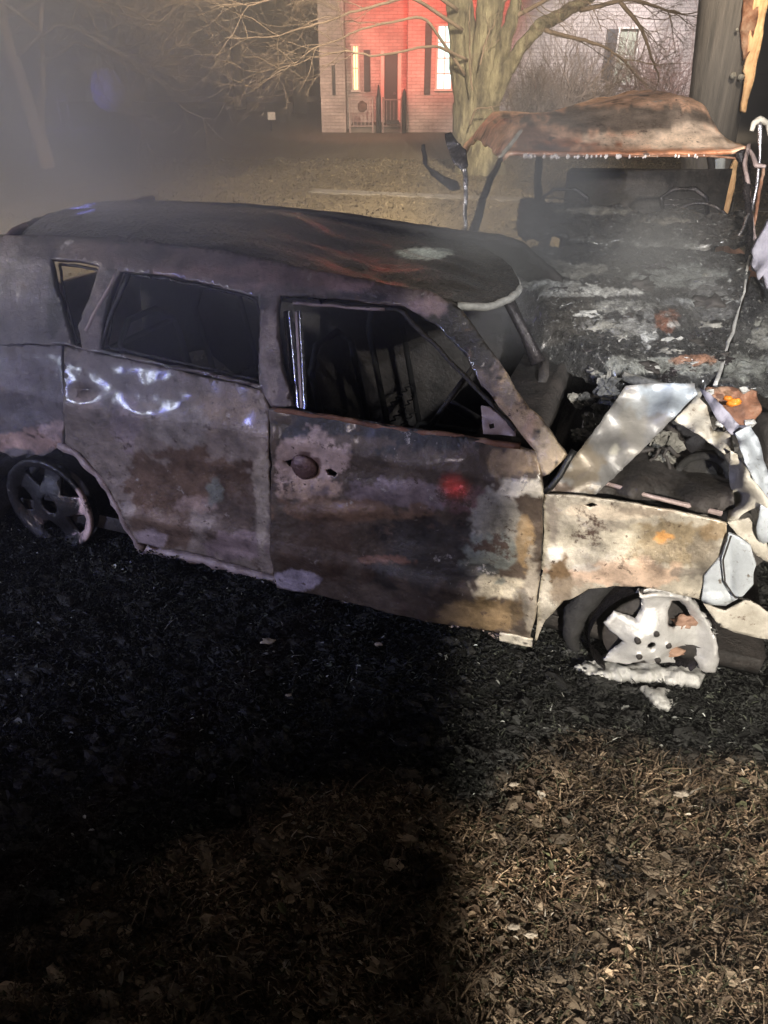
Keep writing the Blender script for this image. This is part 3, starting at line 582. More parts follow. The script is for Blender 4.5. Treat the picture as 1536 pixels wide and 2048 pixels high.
rail('window_sill_rail', [(543, 820), (620, 828), (780, 855), (960, 880), (1040, 893)], .010, M['rust'], -.03)
rail('door_frame_rail', [(560, 598), (690, 610), (800, 620), (860, 680), (965, 790), (1030, 860)], .009, M['soot'], .0)
rail('window_trim', [(586, 606), (700, 613), (770, 618)], .006, M['pinkash'], -.005)
rail('window_flange', [(252, 550), (330, 558), (430, 578), (518, 600), (524, 640), (520, 700), (518, 762), (440, 743), (320, 716), (212, 694), (228, 612), (252, 552)], .007, M['sootwet'], .012)
rail('window_flange', [(118, 530), (160, 532), (200, 539), (184, 588), (158, 650), (164, 690), (154, 686), (134, 610), (118, 532)], .006, M['sootwet'], .012)
rail('quarter_window_bar', [(236, 540), (215, 585), (192, 625), (172, 664)], .010, M['pinkash'], -.018)
rail('quarter_window_bar', [(258, 548), (236, 600), (205, 675), (196, 696)], .009, M['sootwet'], -.012)
# mirror sail plate
sheet('mirror_plate', [(962, 812, .03), (980, 815, .03), (1032, 860, .03), (1030, 872, .0), (966, 868, .0)], M['pinkash'], seed=55, jit=1, holes=[[(978, 848), (988, 846), (990, 856), (980, 858)]], bend=.003, step=5)
# handle pocket, seam, seal, added red glint
s, z = Uw(612., 930.); c0 = CP(s, Wf(z) - .02, z)
V, F = lump((0, 0, 0), (1, 1, 1), 3, .1, 4); V = c0 + V[:, :1] * CD * .052 + V[:, 1:2] * CN * .014 + V[:, 2:] * [0, 0, .05]
meshobj('door_handle_cup', V, F, mat('handle_cup_rust', ((.3, (.06, .035, .03)), (.7, (.17, .10, .09))), rough=(.2, .45), bump=.3, metal=.4), car)
seam('panel_seam', [(129, 700), (132, 790), (131, 884)], -.003, .003)
seam('panel_seam', [(1087, 988), (1084, 1060), (1081, 1150), (1072, 1225)], -.014, .0035)
s, z = Uw(922., 955.); V, F = lump((0, 0, 0), (1, 1, 1), 2, .5, 9); c0 = CP(s, Wf(z) - .028, z)
meshobj('side_reflector', c0 + V[:, :1] * CD * .018 + V[:, 1:2] * CN * .008 + V[:, 2:] * [0, 0, .02], F, M['red'], car, smooth=False)  # red lump added to stand in for a red light's reflection
mb = MB(); s, z = Uw(np.array([1092., 1104, 1122, 1138, 1150]), np.array([978., 968, 945, 915, 896])); mb.tube(CP(s, Wf(z) - .02, z), .011, 8); mb.obj('windscreen_seal', M['hose'], car)
# sill flange at the front wheel
panel('sill_flange', [(1000, 1262), (1066, 1276), (1064, 1292), (1000, 1278)], off=-.03, base=(.55, .5, .4), blobs=[(1052, 1282, 5, 4, SO, 1)], seed=61, jit=1.5, step=.01)

# engine bay
mb = MB()
for k in range(26):
    s = rng.uniform(2.2, 3.0); wv = rng.uniform(.35, 1.0); z = rng.uniform(.3, .62)
    V, F = lump(CP(s, wv, z), rng.uniform(.05, .13, 3), 2, .9, k); mb.add(V, F)
mb.obj('engine', mat('burnt_engine', ((.35, (.02, .018, .016)), (.6, (.10, .09, .08)), (.8, (.35, .33, .28))), scale=16, rough=(.4, .8), bump=.7), car, smooth=False)
mb = MB(); mb.tube(np.array([CP(*U(1255, 935, .35)[:1], .35, U(1255, 935, .35)[1]), CP(U(1330, 965, .3)[0], .3, U(1330, 965, .3)[1]), CP(U(1425, 1018, .12)[0], .12, U(1425, 1018, .12)[1])]), .02, 6)
mb.tube(np.array([CP(U(1190, 985, .05)[0], .08, .76), CP(U(1300, 1010, .05)[0], .08, .74), CP(U(1440, 1040, .05)[0], .06, .73)]), .012, 6)
mb.obj('inner_rail', M['pinkash'], car, jit=.02, jsc=9)
GM = mat('grey_melt', ((.3, (.05, .05, .045)), (.7, (.34, .33, .30))), scale=18, rough=(.3, .7), bump=.8); M['molten2'] = GM
for k, (x, y, wv) in enumerate([(1215, 775, .75), (1200, 820, .7), (1180, 850, .65), (1230, 800, .72), (1165, 870, .6), (1205, 845, .62), (1320, 880, .45), (1335, 905, .45), (1345, 935, .42), (1310, 925, .4), (1165, 800, .75)]):
    s, z = U(x, y, wv); V, F = lump(CP(s, wv, z), rng.uniform(.02, .05, 3), 3, 1.0, k + 40, 6); meshobj('melted_lump', V, F, GM, car, smooth=False)
mb = MB(); s, z = U(1405, 955, .35); c0 = CP(s, .35, z); th = np.linspace(0, 2 * math.pi, 30)
mb.tube(np.array([c0 + .085 * (math.cos(a) * CD + math.sin(a) * np.array([0, 0, 1])) for a in th]), .014, 8); V, F = lump(c0 + CN * .05, (.085, .04, .085), 3, .15, 2); mb.add(V, F); mb.obj('strut_tower', M['tyre'], car)

for k in range(8):
    mb = MB(); a = CP(rng.uniform(2.25, 2.9), rng.uniform(.1, .6), rng.uniform(.55, .72)); b = CP(rng.uniform(2.3, 3.0), rng.uniform(.1, .6), rng.uniform(.5, .74)); q = np.linspace(0, 1, 14)[:, None]
    mb.tube(a + (b - a) * q + np.array([0, 0, .09]) * np.sin(q * 3.14) + rng.normal(0, .006, (14, 3)), rng.uniform(.003, .009), 6); mb.obj('burnt_wire', [M['soot'], M['pinkash'], GM][k % 3], car)
# wheels
def wheel_front():
    w0 = np.array([1.0, 2.03, .225])            # hub centre, the wheel is turned square to the camera
    ctr = atY(1297, 1280, 2.06); 
    def pl(px, py): P = atY(np.asarray(px, float), np.asarray(py, float), 2.06); return P[..., 0] - ctr[0], P[..., 2] - ctr[2]
    wr = empty_part('front_wheel', ctr)
    outer = [(1272, 1178), (1310, 1174), (1350, 1182), (1385, 1203), (1412, 1238), (1428, 1275), (1432, 1310), (1424, 1334), (1402, 1333), (1385, 1312), (1388, 1302), (1340, 1300), (1355, 1335), (1300, 1336), (1285, 1318), (1262, 1338), (1228, 1335), (1210, 1330),
             (1232, 1300), (1245, 1282), (1222, 1270), (1210, 1254), (1232, 1232), (1256, 1238), (1272, 1240), (1286, 1225), (1287, 1200), (1276, 1190)]
    holes = [[(1350, 1212), (1362, 1210), (1376, 1222), (1387, 1242), (1378, 1250), (1350, 1257), (1337, 1250), (1342, 1228)],
             [(1290, 1276), (1296, 1271), (1303, 1272), (1308, 1279), (1306, 1287), (1299, 1291), (1292, 1288), (1288, 1282)]]
    lugs = [(1306, 1254), (1269, 1267), (1330, 1277), (1272, 1298), (1309, 1306)]
    holes += [[(x + 4 * math.cos(a), y + 3.4 * math.sin(a)) for a in np.arange(6) * math.pi / 3] for x, y in lugs]
    def conv(q): q = np.array(q); x, z = pl(q[:, 0], q[:, 1]); return np.stack([x, z], -1).tolist()
    v, f = fill(conv(dens(outer, 6, 1.2, 3)), [conv(dens(h, 5) if len(h) > 6 else h) for h in holes], .008)
    # smooth edges, dish
    r = np.hypot(v[:, 0], v[:, 1])
    y = .05 * np.clip(1 - np.abs(r - .02) / .20, 0, 1) ** .8 * 1.0
    y = .035 - .05 * sm(r, .04, .15) + .06 * sm(r, .17, .235)
    ang = np.arctan2(v[:, 1], v[:, 0])
    for x, yy in lugs:
        lx, lz = pl(x, yy); dd = np.hypot(v[:, 0] - lx, v[:, 1] - lz); y = y + .012 * np.exp(-(dd / .014) ** 2)
    lo = np.array(conv(outer)); bb = np.array(conv(dens(outer, 4)) + sum([conv(dens(h, 4)) for h in holes[:1]], [])); de = np.array([np.hypot(*(bb - q).T).min() for q in v]); y = y - .016 * (1 - np.clip(de / .016, 0, 1)) ** 2
    for x, yy in lugs:
        lx, lz = pl(x, yy); mb = MB(); y0 = float(y[np.argmin(np.hypot(v[:, 0] - lx, v[:, 1] - lz))]); mb.tube(np.array([ctr + [lx, -y0 - .006, lz], ctr + [lx, .02, lz]]), .0105, 12); mb.obj('lug_hole', M['soot'], wr)
    P = np.stack([ctr[0] + v[:, 0], ctr[1] - y + fbm(np.stack([v[:, 0], 0 * r, v[:, 1]], -1), 14, 3, 5) * .004 + .0, ctr[2] + v[:, 1]], -1)
    # tint: spokes raised toward the middle line
    meshobj('rim', P, f, M['alloy'], wr, solid=.032, soff=-1)
    mb = MB()                                    # barrel behind
    k = 64; rows = []
    for yy, rr in ((.0, .236), (.02, .225), (.09, .205), (.17, .215), (.19, .236), (.19, .222), (.10, .195), (.02, .205)):
        rows.append([ctr + [rr * math.cos(a), yy, rr * math.sin(a)] for a in np.arange(k) / k * 2 * math.pi])
    V = np.array(rows).reshape(-1, 3); F = []
    for i in range(len(rows) - 1):
        for j in range(k):
            a = j / k * 2 * math.pi
            if i < 2 and 1.75 < a < 4.9: continue
            F.append([i * k + j, (i + 1) * k + j, (i + 1) * k + (j + 1) % k, i * k + (j + 1) % k])
    meshobj('rim_barrel', V, F, M['sootwet'], wr)
    th = np.linspace(0, 2 * math.pi, 40)
    mb = MB(); mb.tube(np.array([ctr + [.155 * math.cos(a), .05, .155 * math.sin(a)] for a in th]), .004, 6)
    V = np.array([ctr + [rr * math.cos(a), .055, rr * math.sin(a)] for rr in (.03, .15) for a in th]); F = [[j, j + 1, 41 + j - 1 + 0, 40 + j] for j in range(39)]
    F = [[j, j + 1, 41 + j, 40 + j] for j in range(39)]
    meshobj('brake_disc', V, F, M['soot'], wr, solid=.02)
    mb = MB(); V, F = lump(ctr + [.13, .03, .06], (.04, .03, .025), 3, .7, 2); mb.add(V, F); CM = mat('rusty_caliper', ((.3, (.16, .08, .05)), (.7, (.42, .27, .19))), rough=(.5, .8), bump=.4); mb.obj('brake_caliper', CM, wr); mb = MB(); V, F = lump(ctr + [.11, .03, -.07], (.05, .03, .02), 3, .7, 3); mb.add(V, F); mb.obj('brake_caliper', CM, wr)
    # what is left of the tyre: a shrunken black crescent up and left
    a = np.linspace(1.75, 3.6, 30); P = np.array([ctr + [.25 * math.cos(t), .09, .25 * math.sin(t)] for t in a]); mb = MB(); mb.tube(P, .035 * np.sin(np.linspace(.25, 2.9, 30)) + .008, 8); mb.obj('tyre', M['tyre'], wr, jit=.015)
def empty_part(name, loc):
    o = bpy.data.objects.new(name, None); C.objects.link(o); o.parent = car; o.location = np.array(loc) - ORG[car.name]; ORG[o.name] = np.array(loc, float); o.empty_display_size = .1; return o
wheel_front()
# melted lumps of the rim lie on the ground
def blobthing(name, poly, h, label, cat, m, z0=.02, seed=0, wob=.012):
    q = np.array(dens(poly, 4, 4.5, seed)); G = gnd(q[:, 0], q[:, 1], z0); cen = G.mean(0)
    v, f = fill((G[:, :2]).tolist(), [], .008)
    b = np.array(G[:, :2]); d = np.array([np.hypot(*(b - p).T).min() for p in v])
    z = z0 + h * np.sqrt(np.clip(d / .025, 0, 1)) ; P = np.stack([v[:, 0], v[:, 1], z], -1); P[:, 2] += (.5 * fbm(P, 26, 4, seed) + .9 * fbm(P, 10, 3, seed + 2)) * wob * np.clip(d / .01, 0, 1)
    B = P.copy(); B[:, 2] = z0 - .02; n = len(P)
    import collections
    F = f.tolist() + (f[:, ::-1] + n).tolist(); cnt = collections.Counter()
    for t in f.tolist():
        for a, c in ((t[0], t[1]), (t[1], t[2]), (t[2], t[0])): cnt[(a, c)] += 1
    for (a, c) in list(cnt):
        if (c, a) not in cnt: F.append([a, a + n, c + n, c])
    o = meshobj(name, np.concatenate([P, B]), F, m, org=[cen[0], cen[1], 0]); return tag(o, label, cat)
blobthing('molten_metal', [(1150, 1332), (1175, 1322), (1215, 1318), (1245, 1330), (1290, 1325), (1330, 1335), (1395, 1335), (1410, 1352), (1400, 1368), (1360, 1366), (1300, 1358), (1240, 1358), (1190, 1352)], .02,
          'white puddle of melted wheel alloy lying under the front rim', 'molten metal', M['molten'], .03, 3, .02)
blobthing('molten_metal', [(1280, 1372), (1310, 1376), (1345, 1380), (1330, 1392), (1346, 1402), (1338, 1414), (1318, 1412), (1298, 1394)], .02,
          'small tongue of melted alloy dripped onto the ground nearest the camera', 'molten metal', M['molten'], .02, 5)

def wheel_rear():
    s, z = U(110., 1003., .06); ctr = CP(s, .06, z); wr = empty_part('rear_wheel', ctr)
    R = .235; outer = [(R * math.cos(a), R * math.sin(a)) for a in np.arange(72) / 72 * 2 * math.pi]
    holes = [[(.045 * math.cos(a), .045 * math.sin(a)) for a in np.arange(10) / 10 * 2 * math.pi]]
    for k in range(5):
        a0 = math.radians(-32 + 72 * k); h = []
        for rr, da in ((.09, 0), (.12, -.26), (.17, -.36), (.20, -.30), (.207, 0), (.20, .30), (.17, .36), (.12, .26)): h.append((rr * math.cos(a0 + da), rr * math.sin(a0 + da)))
        holes.append(h)
    v, f = fill(outer, holes, .012); r = np.hypot(v[:, 0], v[:, 1]); y = .02 - .03 * sm(r, .05, .16) + .035 * sm(r, .18, .23)
    P = ctr + v[:, :1] * CD - y[:, None] * CN + v[:, 1:] * [0, 0, 1]
    px, py = proj(P); col = paint(px, py, (.022, .020, .02), [(192, 1010, 30, 90, (.70, .52, .48), 1)], 71)  # pale crescent is light on the rim put into the colour
    meshobj('rim', P, f[:, ::-1], M['body'], wr, col=col, solid=.02, soff=-1)
    k = 48; V = np.array([ctr + rr * (math.cos(a) * CD + math.sin(a) * np.array([0, 0, 1])) + yy * CN for yy, rr in ((.01, R - .003), (.08, .20), (.17, R)) for a in np.arange(k) / k * 2 * math.pi])
    F = [[i * k + j, (i + 1) * k + j, (i + 1) * k + (j + 1) % k, i * k + (j + 1) % k] for i in range(2) for j in range(k)]; meshobj('rim_barrel', V, F, M['soot'], wr)
    th = np.linspace(0, 2 * math.pi, 40); V = np.array([ctr + rr * (math.cos(a) * CD + math.sin(a) * np.array([0, 0, 1])) + .07 * CN for rr in (.01, .16) for a in th]); meshobj('brake_drum', V, [[j, j + 1, 41 + j, 40 + j] for j in range(39)], M['soot'], wr, solid=.02)
wheel_rear()
# black wheel housings
for nm, (sx, zx) in (('wheel_housing', (U(130., 1000., .2))), ('wheel_housing', (U(1240., 1270., .2)))):
    k = 30; fr = zx < .24 or sx > 1.5; th = np.linspace(1.35 if fr else -.15, math.pi + .15, k); V = []
    for wv in (.08 if fr else .03, .42):
        for a in th: V.append(CP(sx + .36 * math.cos(a), wv, zx - .05 + .38 * math.sin(a)))
    F = [[j, j + 1, k + j + 1, k + j] for j in range(k - 1)]; n = len(V); V += [CP(sx, .42, zx)]; F += [[k + j, k + j + 1, n] for j in range(k - 1)]
    meshobj(nm, np.array(V), F, M['tyre'], car, solid=.006)

# ------------------------------------------------------------------ burnt SUV behind
suv = empty('burnt_suv', (1.3, 5.0, 0), 'burnt out suv with rusted bare roof and ash covered hood, behind the hatchback', 'suv')
def grid3(name, fn, nu, nv, m, parent=suv, colf=None, thick=.01, flip=False, soff=-1, smooth=True):
    u, v = np.meshgrid(np.linspace(0, 1, nu), np.linspace(0, 1, nv), indexing='ij'); P = fn(u, v)
    i = np.arange((nu - 1) * (nv - 1)); r = i // (nv - 1) * nv + i % (nv - 1); F = np.stack([r, r + nv, r + nv + 1, r + 1], -1)
    if flip: F = F[:, ::-1]
    V = P.reshape(-1, 3); c = colf(*proj(V)) if colf else None
    return meshobj(name, V, F, m, parent, col=c, solid=thick, soff=soff, smooth=smooth)
HY = 4.30
def roof2(u, v):   # u left-right, v front-back
    ex = np.interp(u, [0, .06, .15, .3, .5, .75, .93, 1], [1000, 1018, 1045, 1110, 1250, 1390, 1470, 1496])
    ey = np.interp(u, [0, .06, .15, .3, .5, .75, .93, 1], [318, 305, 305, 306, 306, 304, 300, 292])
    A = atY(ex, ey, HY)
    roofz = np.interp(u, [0, .05, .15, .35, .6, .8, .93, 1], [0, .06, .13, .17, .21, .24, .18, .02])
    P = A.copy(); P[..., 1] += v * 2.6; vv = sm(v, 0, .22)
    P[..., 2] += roofz * vv + .0
    P[..., 0] += .03 * vv * (.5 - u)
    P[..., 2] += fbm(P, 2.6, 3, 3) * .03 * vv + fbm(P, 9, 3, 4) * .006
    P[..., 2] -= .05 * np.exp(-((v - .5) / .2) ** 2 - ((u - .4) / .2) ** 2) + .25 * sm(v, .5, 1) * (1 - .0 * u)
    return P
def roofcol(px, py):
    c = paint(px, py, (.58, .35, .23), [(1250, 240, 200, 26, (.13, .115, .095), .85), (1180, 285, 140, 10, (.36, .12, .05), .8), (1400, 275, 90, 22, (.74, .56, .42), .9), (1250, 303, 260, 5, (.42, .15, .06), .8), (1300, 280, 170, 12, (.74, .55, .4), .85), (1060, 275, 40, 24, (.22, .12, .09), .7), (1120, 296, 50, 5, (.08, .07, .08), .7)], 81)
    return c
grid3('roof', roof2, 90, 60, M['body'], colf=roofcol, thick=.02)
# beads of melted trim along the header
mb = MB()
e = atY(np.interp(np.linspace(0, 1, 60), [0, .9, 1], [1040, 1420, 1478]), np.interp(np.linspace(0, 1, 60), [0, .9, 1], [311, 312, 318]), HY - .01)
mb.tube(e, .006, 6); mb.obj('header_rail', M['rust'], suv, jit=.004)
mb = MB()
for k in range(58):
    x = rng.uniform(1045, 1250) if k < 40 else rng.uniform(1250, 1410); r = rng.uniform(.003, .0085) * (1.15 if k < 40 else .8)
    if k == 0: BD = mat('pale_melted_beads', ((.3, (.55, .46, .42)), (.7, (.8, .74, .7))), rough=(.2, .5), bump=.2)
    V, F = lump(atY(x, 313 + rng.normal(0, 1), HY - .012), (r, r, r * 1.4), 2, .2, k); meshobj('melted_bead', V, F, BD, suv)
def pillar2(name, pts, r, m, k=8):
    mb = MB(); P = np.array([atY(x, y, Y) for x, y, Y in pts]); n = 24; t = np.linspace(0, 1, len(P)); tt = np.linspace(0, 1, n)
    P = np.stack([np.interp(tt, t, P[:, i]) for i in range(3)], -1); mb.tube(P, np.interp(tt, t, np.broadcast_to(r, (len(pts),))), k); return mb.obj(name, m, suv, jit=.008, jsc=9, seed=int(pts[0][0]))
pillar2('windscreen_pillar', [(1002, 318, 4.28), (985, 350, 4.15), (965, 400, 4.0), (946, 470, 3.8)], [.014, .018, .02, .022], M['sootwet'])
pillar2('windscreen_pillar', [(1480, 306, 4.30), (1490, 330, 4.25), (1497, 400, 4.1), (1500, 460, 3.95), (1499, 522, 3.75)], [.03, .020, .018, .018, .024], M['sootwet'])
pillar2('roof_edge_bar', [(1496, 290, 4.3), (1489, 330, 4.2), (1500, 420, 4.1), (1506, 480, 3.9)], [.010, .010, .012, .016], M['pinkash'])
pillar2('roof_edge_bar', [(1000, 316, 4.28), (1030, 275, 4.5), (1062, 248, 4.9)], [.010, .012, .008], M['cream'])
pillar2('rear_pillar', [(1080, 300, 6.4), (1075, 360, 6.5), (1078, 420, 6.6)], [.03, .03, .04], M['soot'])
pillar2('rear_pillar', [(1420, 300, 6.4), (1425, 360, 6.5), (1425, 420, 6.6)], [.03, .03, .04], M['soot'])
# right door frame and mirror bracket
pillar2('door_window_frame', [(1502, 262, 4.2), (1508, 245, 4.2), (1522, 238, 4.2), (1536, 246, 4.2), (1545, 300, 4.2)], [.010, .014, .018, .012, .010], M['cream'])
pillar2('door_window_frame', [(1518, 245, 4.2), (1521, 300, 4.15), (1516, 360, 4.1), (1503, 420, 4.05), (1478, 470, 3.9)], [.012, .008, .008, .008, .007], M['chrome'])
pillar2('door_window_frame', [(1528, 330, 4.2), (1516, 400, 4.1), (1508, 450, 4.0)], [.008, .009, .008], M['rust'])
pillar2('door_window_frame', [(1500, 300, 4.2), (1512, 330, 4.1), (1530, 335, 4.1)], [.007, .012, .01], M['pinkash'])
# open left door: upright post with folded top
pillar2('door_window_frame', [(928, 335, 4.3), (931, 360, 4.3), (930, 400, 4.3), (932, 462, 4.25)], [.014, .012, .012, .010], M['chrome'])
def sheetY(name, pts, m, parent=suv, thick=.01, step=7, seed=1, bend=.02, col=None, blobs=(), jit=2, fold=3.):
    pts = np.array(pts, float); o = dens([p[:2] for p in pts], 8, jit, seed); v, f = fill([tuple(p) for p in o], [], step)
    d = ((v[:, None] - pts[None, :, :2]) ** 2).sum(-1) + 30; wt = 1 / d ** (fold / 2); Y = (wt * pts[:, 2]).sum(1) / wt.sum(1)
    r = ray(v[:, 0], v[:, 1]); P = CO + r * (Y / r[:, 1])[:, None]; P[:, 1] += fbm(P, 5, 3, seed) * bend
    c = paint(v[:, 0], v[:, 1], col, blobs, seed) if col is not None else None
    return meshobj(name, P, f[:, ::-1], m, parent, col=c, solid=thick, soff=-1)
sheetY('open_door', [(890, 268, 4.5), (902, 264, 4.5), (915, 285, 4.45), (932, 300, 4.4), (937, 330, 4.35), (926, 345, 4.35), (906, 325, 4.4), (893, 290, 4.45)], M['sootwet'], seed=91)
sheetY('open_door', [(842, 290, 4.7), (850, 288, 4.7), (856, 330, 4.7), (880, 350, 4.6), (915, 362, 4.5), (920, 380, 4.5), (905, 384, 4.5), (862, 350, 4.7), (846, 325, 4.7)], M['soot'], seed=92, bend=.01)
sheetY('open_door', [(1552, 420, 3.6), (1536, 445, 3.6), (1508, 498, 3.6), (1506, 530, 3.6), (1520, 560, 3.5), (1530, 548, 3.5), (1536, 575, 3.5), (1552, 600, 3.4)], M['greycloth'], seed=93, thick=.03)
# bonnet covered in ash
def ashcol(px, py):
    c = paint(px, py, (.040, .040, .040), [(1110, 545, 90, 16, (.30, .29, .26), .8), (1250, 620, 60, 10, (.40, .40, .38), .8), (1295, 665, 16, 40, (.55, .56, .56), .95), (1180, 590, 90, 9, (.58, .58, .56), .95), (1090, 575, 50, 8, (.5, .5, .48), .9), (1400, 610, 70, 8, (.5, .52, .53), .8), (1200, 655, 30, 10, (.4, .4, .4), .8), (1370, 560, 110, 22, (.24, .25, .24), .8),
          (1340, 640, 70, 30, (.05, .048, .045), .7), (1330, 650, 24, 18, (.22, .09, .05), .8), (1345, 655, 12, 6, (.5, .48, .46), .9), (1260, 660, 26, 20, (.36, .36, .35), .7), (1330, 735, 110, 16, (.30, .31, .29), .9), (1380, 725, 40, 10, (.40, .2, .12), .8), (1110, 640, 70, 50, (.10, .09, .075), .5), (1420, 600, 40, 50, (.20, .2, .2), .6), (1200, 700, 50, 16, (.03, .03, .03), .8)], 95)
    return c
def hood2(u, v):   # v: 0 back (cowl) .. 1 front
    lx = np.interp(v, [0, .25, .6, .85, 1], [1035, 1042, 1080, 1180, 1240]); rx = np.interp(v, [0, .25, .6, 1], [1502, 1490, 1462, 1432])
    ly = np.interp(v, [0, .25, .6, .85, 1], [505, 555, 650, 705, 742]); ry = np.interp(v, [0, .25, .6, 1], [512, 570, 660, 770])
    px = lx + (rx - lx) * u; py = ly + (ry - ly) * u + 14 * np.sin(u * math.pi) * sm(v, .5, 1)
    Y = 3.85 - v * .95
    r = ray(px, py); P = CO + r * (Y / r[..., 1])[..., None]
    P[..., 2] -= .14 * (1 - sm(u, 0, .09)) ** 2 + .05 * sm(v, .93, 1)
    P[..., 2] += fbm(P, 3, 3, 7) * .03 + np.abs(fbm(P * [.8, 1, 1], 7, 4, 8)) * .030 + np.abs(fbm(P, 22, 4, 9)) * .012
    return P
grid3('hood', hood2, 170, 150, M['ash'], colf=ashcol, thick=.02)
for k in range(70):
    u = rng.uniform(.03, .97); v = rng.beta(1.6, 1.2); P = hood2(np.array([u]), np.array([v]))[0]; rr = rng.uniform(.010, .034) * (1 if k % 6 else 1.7)
    V, F = lump(P + [0, 0, rr * .2], (rr * rng.uniform(1, 2.2), rr, rr * rng.uniform(.3, .7)), 3, .9, k + 60, 5)
    meshobj('charred_lump', V, F, [M['soot'], M['sootwet'], M['molten2'], M['ashlump']][k % 4], suv, smooth=k % 2 == 0)
def cowl2(u, v):
    lx = np.interp(v, [0, 1], [1040, 1035]); rx = np.interp(v, [0, 1], [1490, 1500]); px = lx + (rx - lx) * u; py = 425 + v * 66 + 22 * (u - .5)
    Y = 4.35 - v * .45; r = ray(px, py); P = CO + r * (Y / r[..., 1])[..., None]; P[..., 2] += fbm(P, 5, 4, 7) * .05 + np.abs(fbm(P, 14, 4, 8)) * .02; return P
grid3('dashboard', cowl2, 110, 40, M['ash'], thick=.03, colf=lambda px, py: paint(px, py, (.04, .036, .033), [(1180, 432, 90, 6, (.26, .24, .2), .8), (1320, 452, 60, 6, (.25, .22, .18), .7), (1420, 505, 50, 8, (.4, .38, .36), .8), (1250, 500, 160, 14, (.15, .15, .14), .7)], 97))
pillar2('dashboard_edge', [(1060, 415, 4.4), (1150, 428, 4.38), (1235, 440, 4.38), (1300, 452, 4.36), (1400, 470, 4.3)], [.008, .01, .008, .011, .008], M['molten2'])
pillar2('cowl_rail', [(1240, 520, 3.86), (1330, 516, 3.86), (1420, 518, 3.85), (1494, 522, 3.83)], [.006, .012, .010, .014], M['molten'])
pillar2('hood_seam', [(1500, 512, 3.74), (1485, 590, 3.5), (1458, 680, 3.2), (1432, 772, 2.86)], [.006, .006, .008, .009], M['molten'])
# seats and rear shelf bits seen through the windscreen
for x0, Y0 in ((1130, 5.0), (1370, 5.0)):
    mb = MB(); P = np.array([atY(x, y, Y0) for x, y in ((x0 - 46, 440), (x0 - 44, 395), (x0 - 22, 378), (x0 + 22, 378), (x0 + 44, 395), (x0 + 46, 440))]); mb.tube(P, .015, 7)
    for k in range(4): mb.tube(np.array([atY(x0 - 44 + 88 * t, 398 + 10 * k + rng.normal(0, 1), Y0) for t in np.linspace(0, 1, 12)]), .005, 5)
    mb.obj('seat_frame', M['sootwet'], suv, jit=.01)
mb = MB(); q = np.linspace(0, 2 * math.pi, 26); c0 = atY(1400, 452, 4.5); mb.tube(np.array([c0 + [.17 * math.cos(a), .08 * math.sin(a), .11 * math.sin(a)] for a in q]), .010, 7); mb.tube(np.array([c0, c0 + [0, -.25, -.12]]), .018, 7); mb.obj('steering_wheel', M['sootwet'], suv)
# front wing, lamp and lower body
def wing2(u, v):
    px = 1434 + u * 150 + (1 - v) * 66; py = 560 + v * 215 + u * 10
    Y = 3.72 - v * .86; r = ray(px, py); P = CO + r * (Y / r[..., 1])[..., None]; P[..., 2] += -.02 + fbm(P, 5, 4, 17) * .05 + np.abs(fbm(P, 18, 4, 8)) * .015; return P
grid3('front_wing', wing2, 60, 70, M['ash'], thick=.02, colf=lambda px, py: paint(px, py, (.06, .06, .058), [(1480, 745, 60, 26, (.26, .27, .25), .9), (1520, 670, 20, 30, (.30, .30, .27), .8), (1500, 600, 30, 50, (.015, .015, .018), .8)], 98))
sheetY('headlamp', [(1408, 775, 2.82), (1450, 768, 2.82), (1512, 780, 2.80), (1515, 820, 2.72), (1495, 858, 2.68), (1450, 838, 2.70), (1425, 800, 2.75)], M['rust'], seed=99, bend=.05, thick=.02)
mb = MB()
for x, y, r in ((1466, 806, .016), (1456, 796, .011), (1474, 802, .010)):
    V, F = lump(atY(x, y, 2.66), (r * 1.5, r, r), 2, .5, x); mb.add(V, F)
mb.obj('turn_signal_lens', M['orange'], bpy.data.objects['headlamp'])
mb = MB()
for x, y, r in ((1488, 780, .014), (1440, 848, .012), (1500, 845, .016), (1420, 785, .012)):
    V, F = lump(atY(x, y, 2.68), (r * 1.4, r, r), 2, .6, x); meshobj('melted_lamp_lump', V, F, M['molten'], suv, smooth=False)
pillar2('front_panel', [(1245, 752, 2.88), (1310, 772, 2.86), (1400, 790, 2.84)], [.02, .025, .02], M['molten2'])
def side2(xs, flip):
    prof = [(.15, 0), (.45, .03), (.7, .0), (.86, -.05)]
    V = []; ys = np.linspace(2.95, 7.6, 24)
    for z, o in prof:
        for y in ys: V.append([xs + (o if flip else -o) + (y - 3) * .2, y, z])
    V = np.array(V); V += np.stack([fbm(V, 2, 3, 31) * .03] + [0 * V[:, 0]] * 2, -1); n = len(ys)
    F = [[i * n + j, i * n + j + 1, (i + 1) * n + j + 1, (i + 1) * n + j] for i in range(3) for j in range(n - 1) if not (i < 2 and (2 < j < 6 or 18 < j < 22))]
    meshobj('body_side', V, F, M['rust'] if flip else M['soot'], suv, solid=.03)
side2(.62, False); side2(2.02, True)
mb = MB(); mb.box((1.6, 4.8, .3), (1.2, 3.0, .06)); mb.box((2.05, 6.3, .74), (1.25, .08, 1.04), jit=.01); mb.box((1.32, 4.2, .6), (1.3, .05, .7)); mb.obj('floor_pan', M['soot'], suv)
for x in (.70, 1.95):
    for y in (3.45, 6.7):
        mb = MB(); k = 28; mb.tube(np.array([[x + dx, y, .23] for dx in (-.1, -.08, .08, .1)]), [.2, .23, .23, .2], k); mb.obj('wheel', M['soot'], suv)
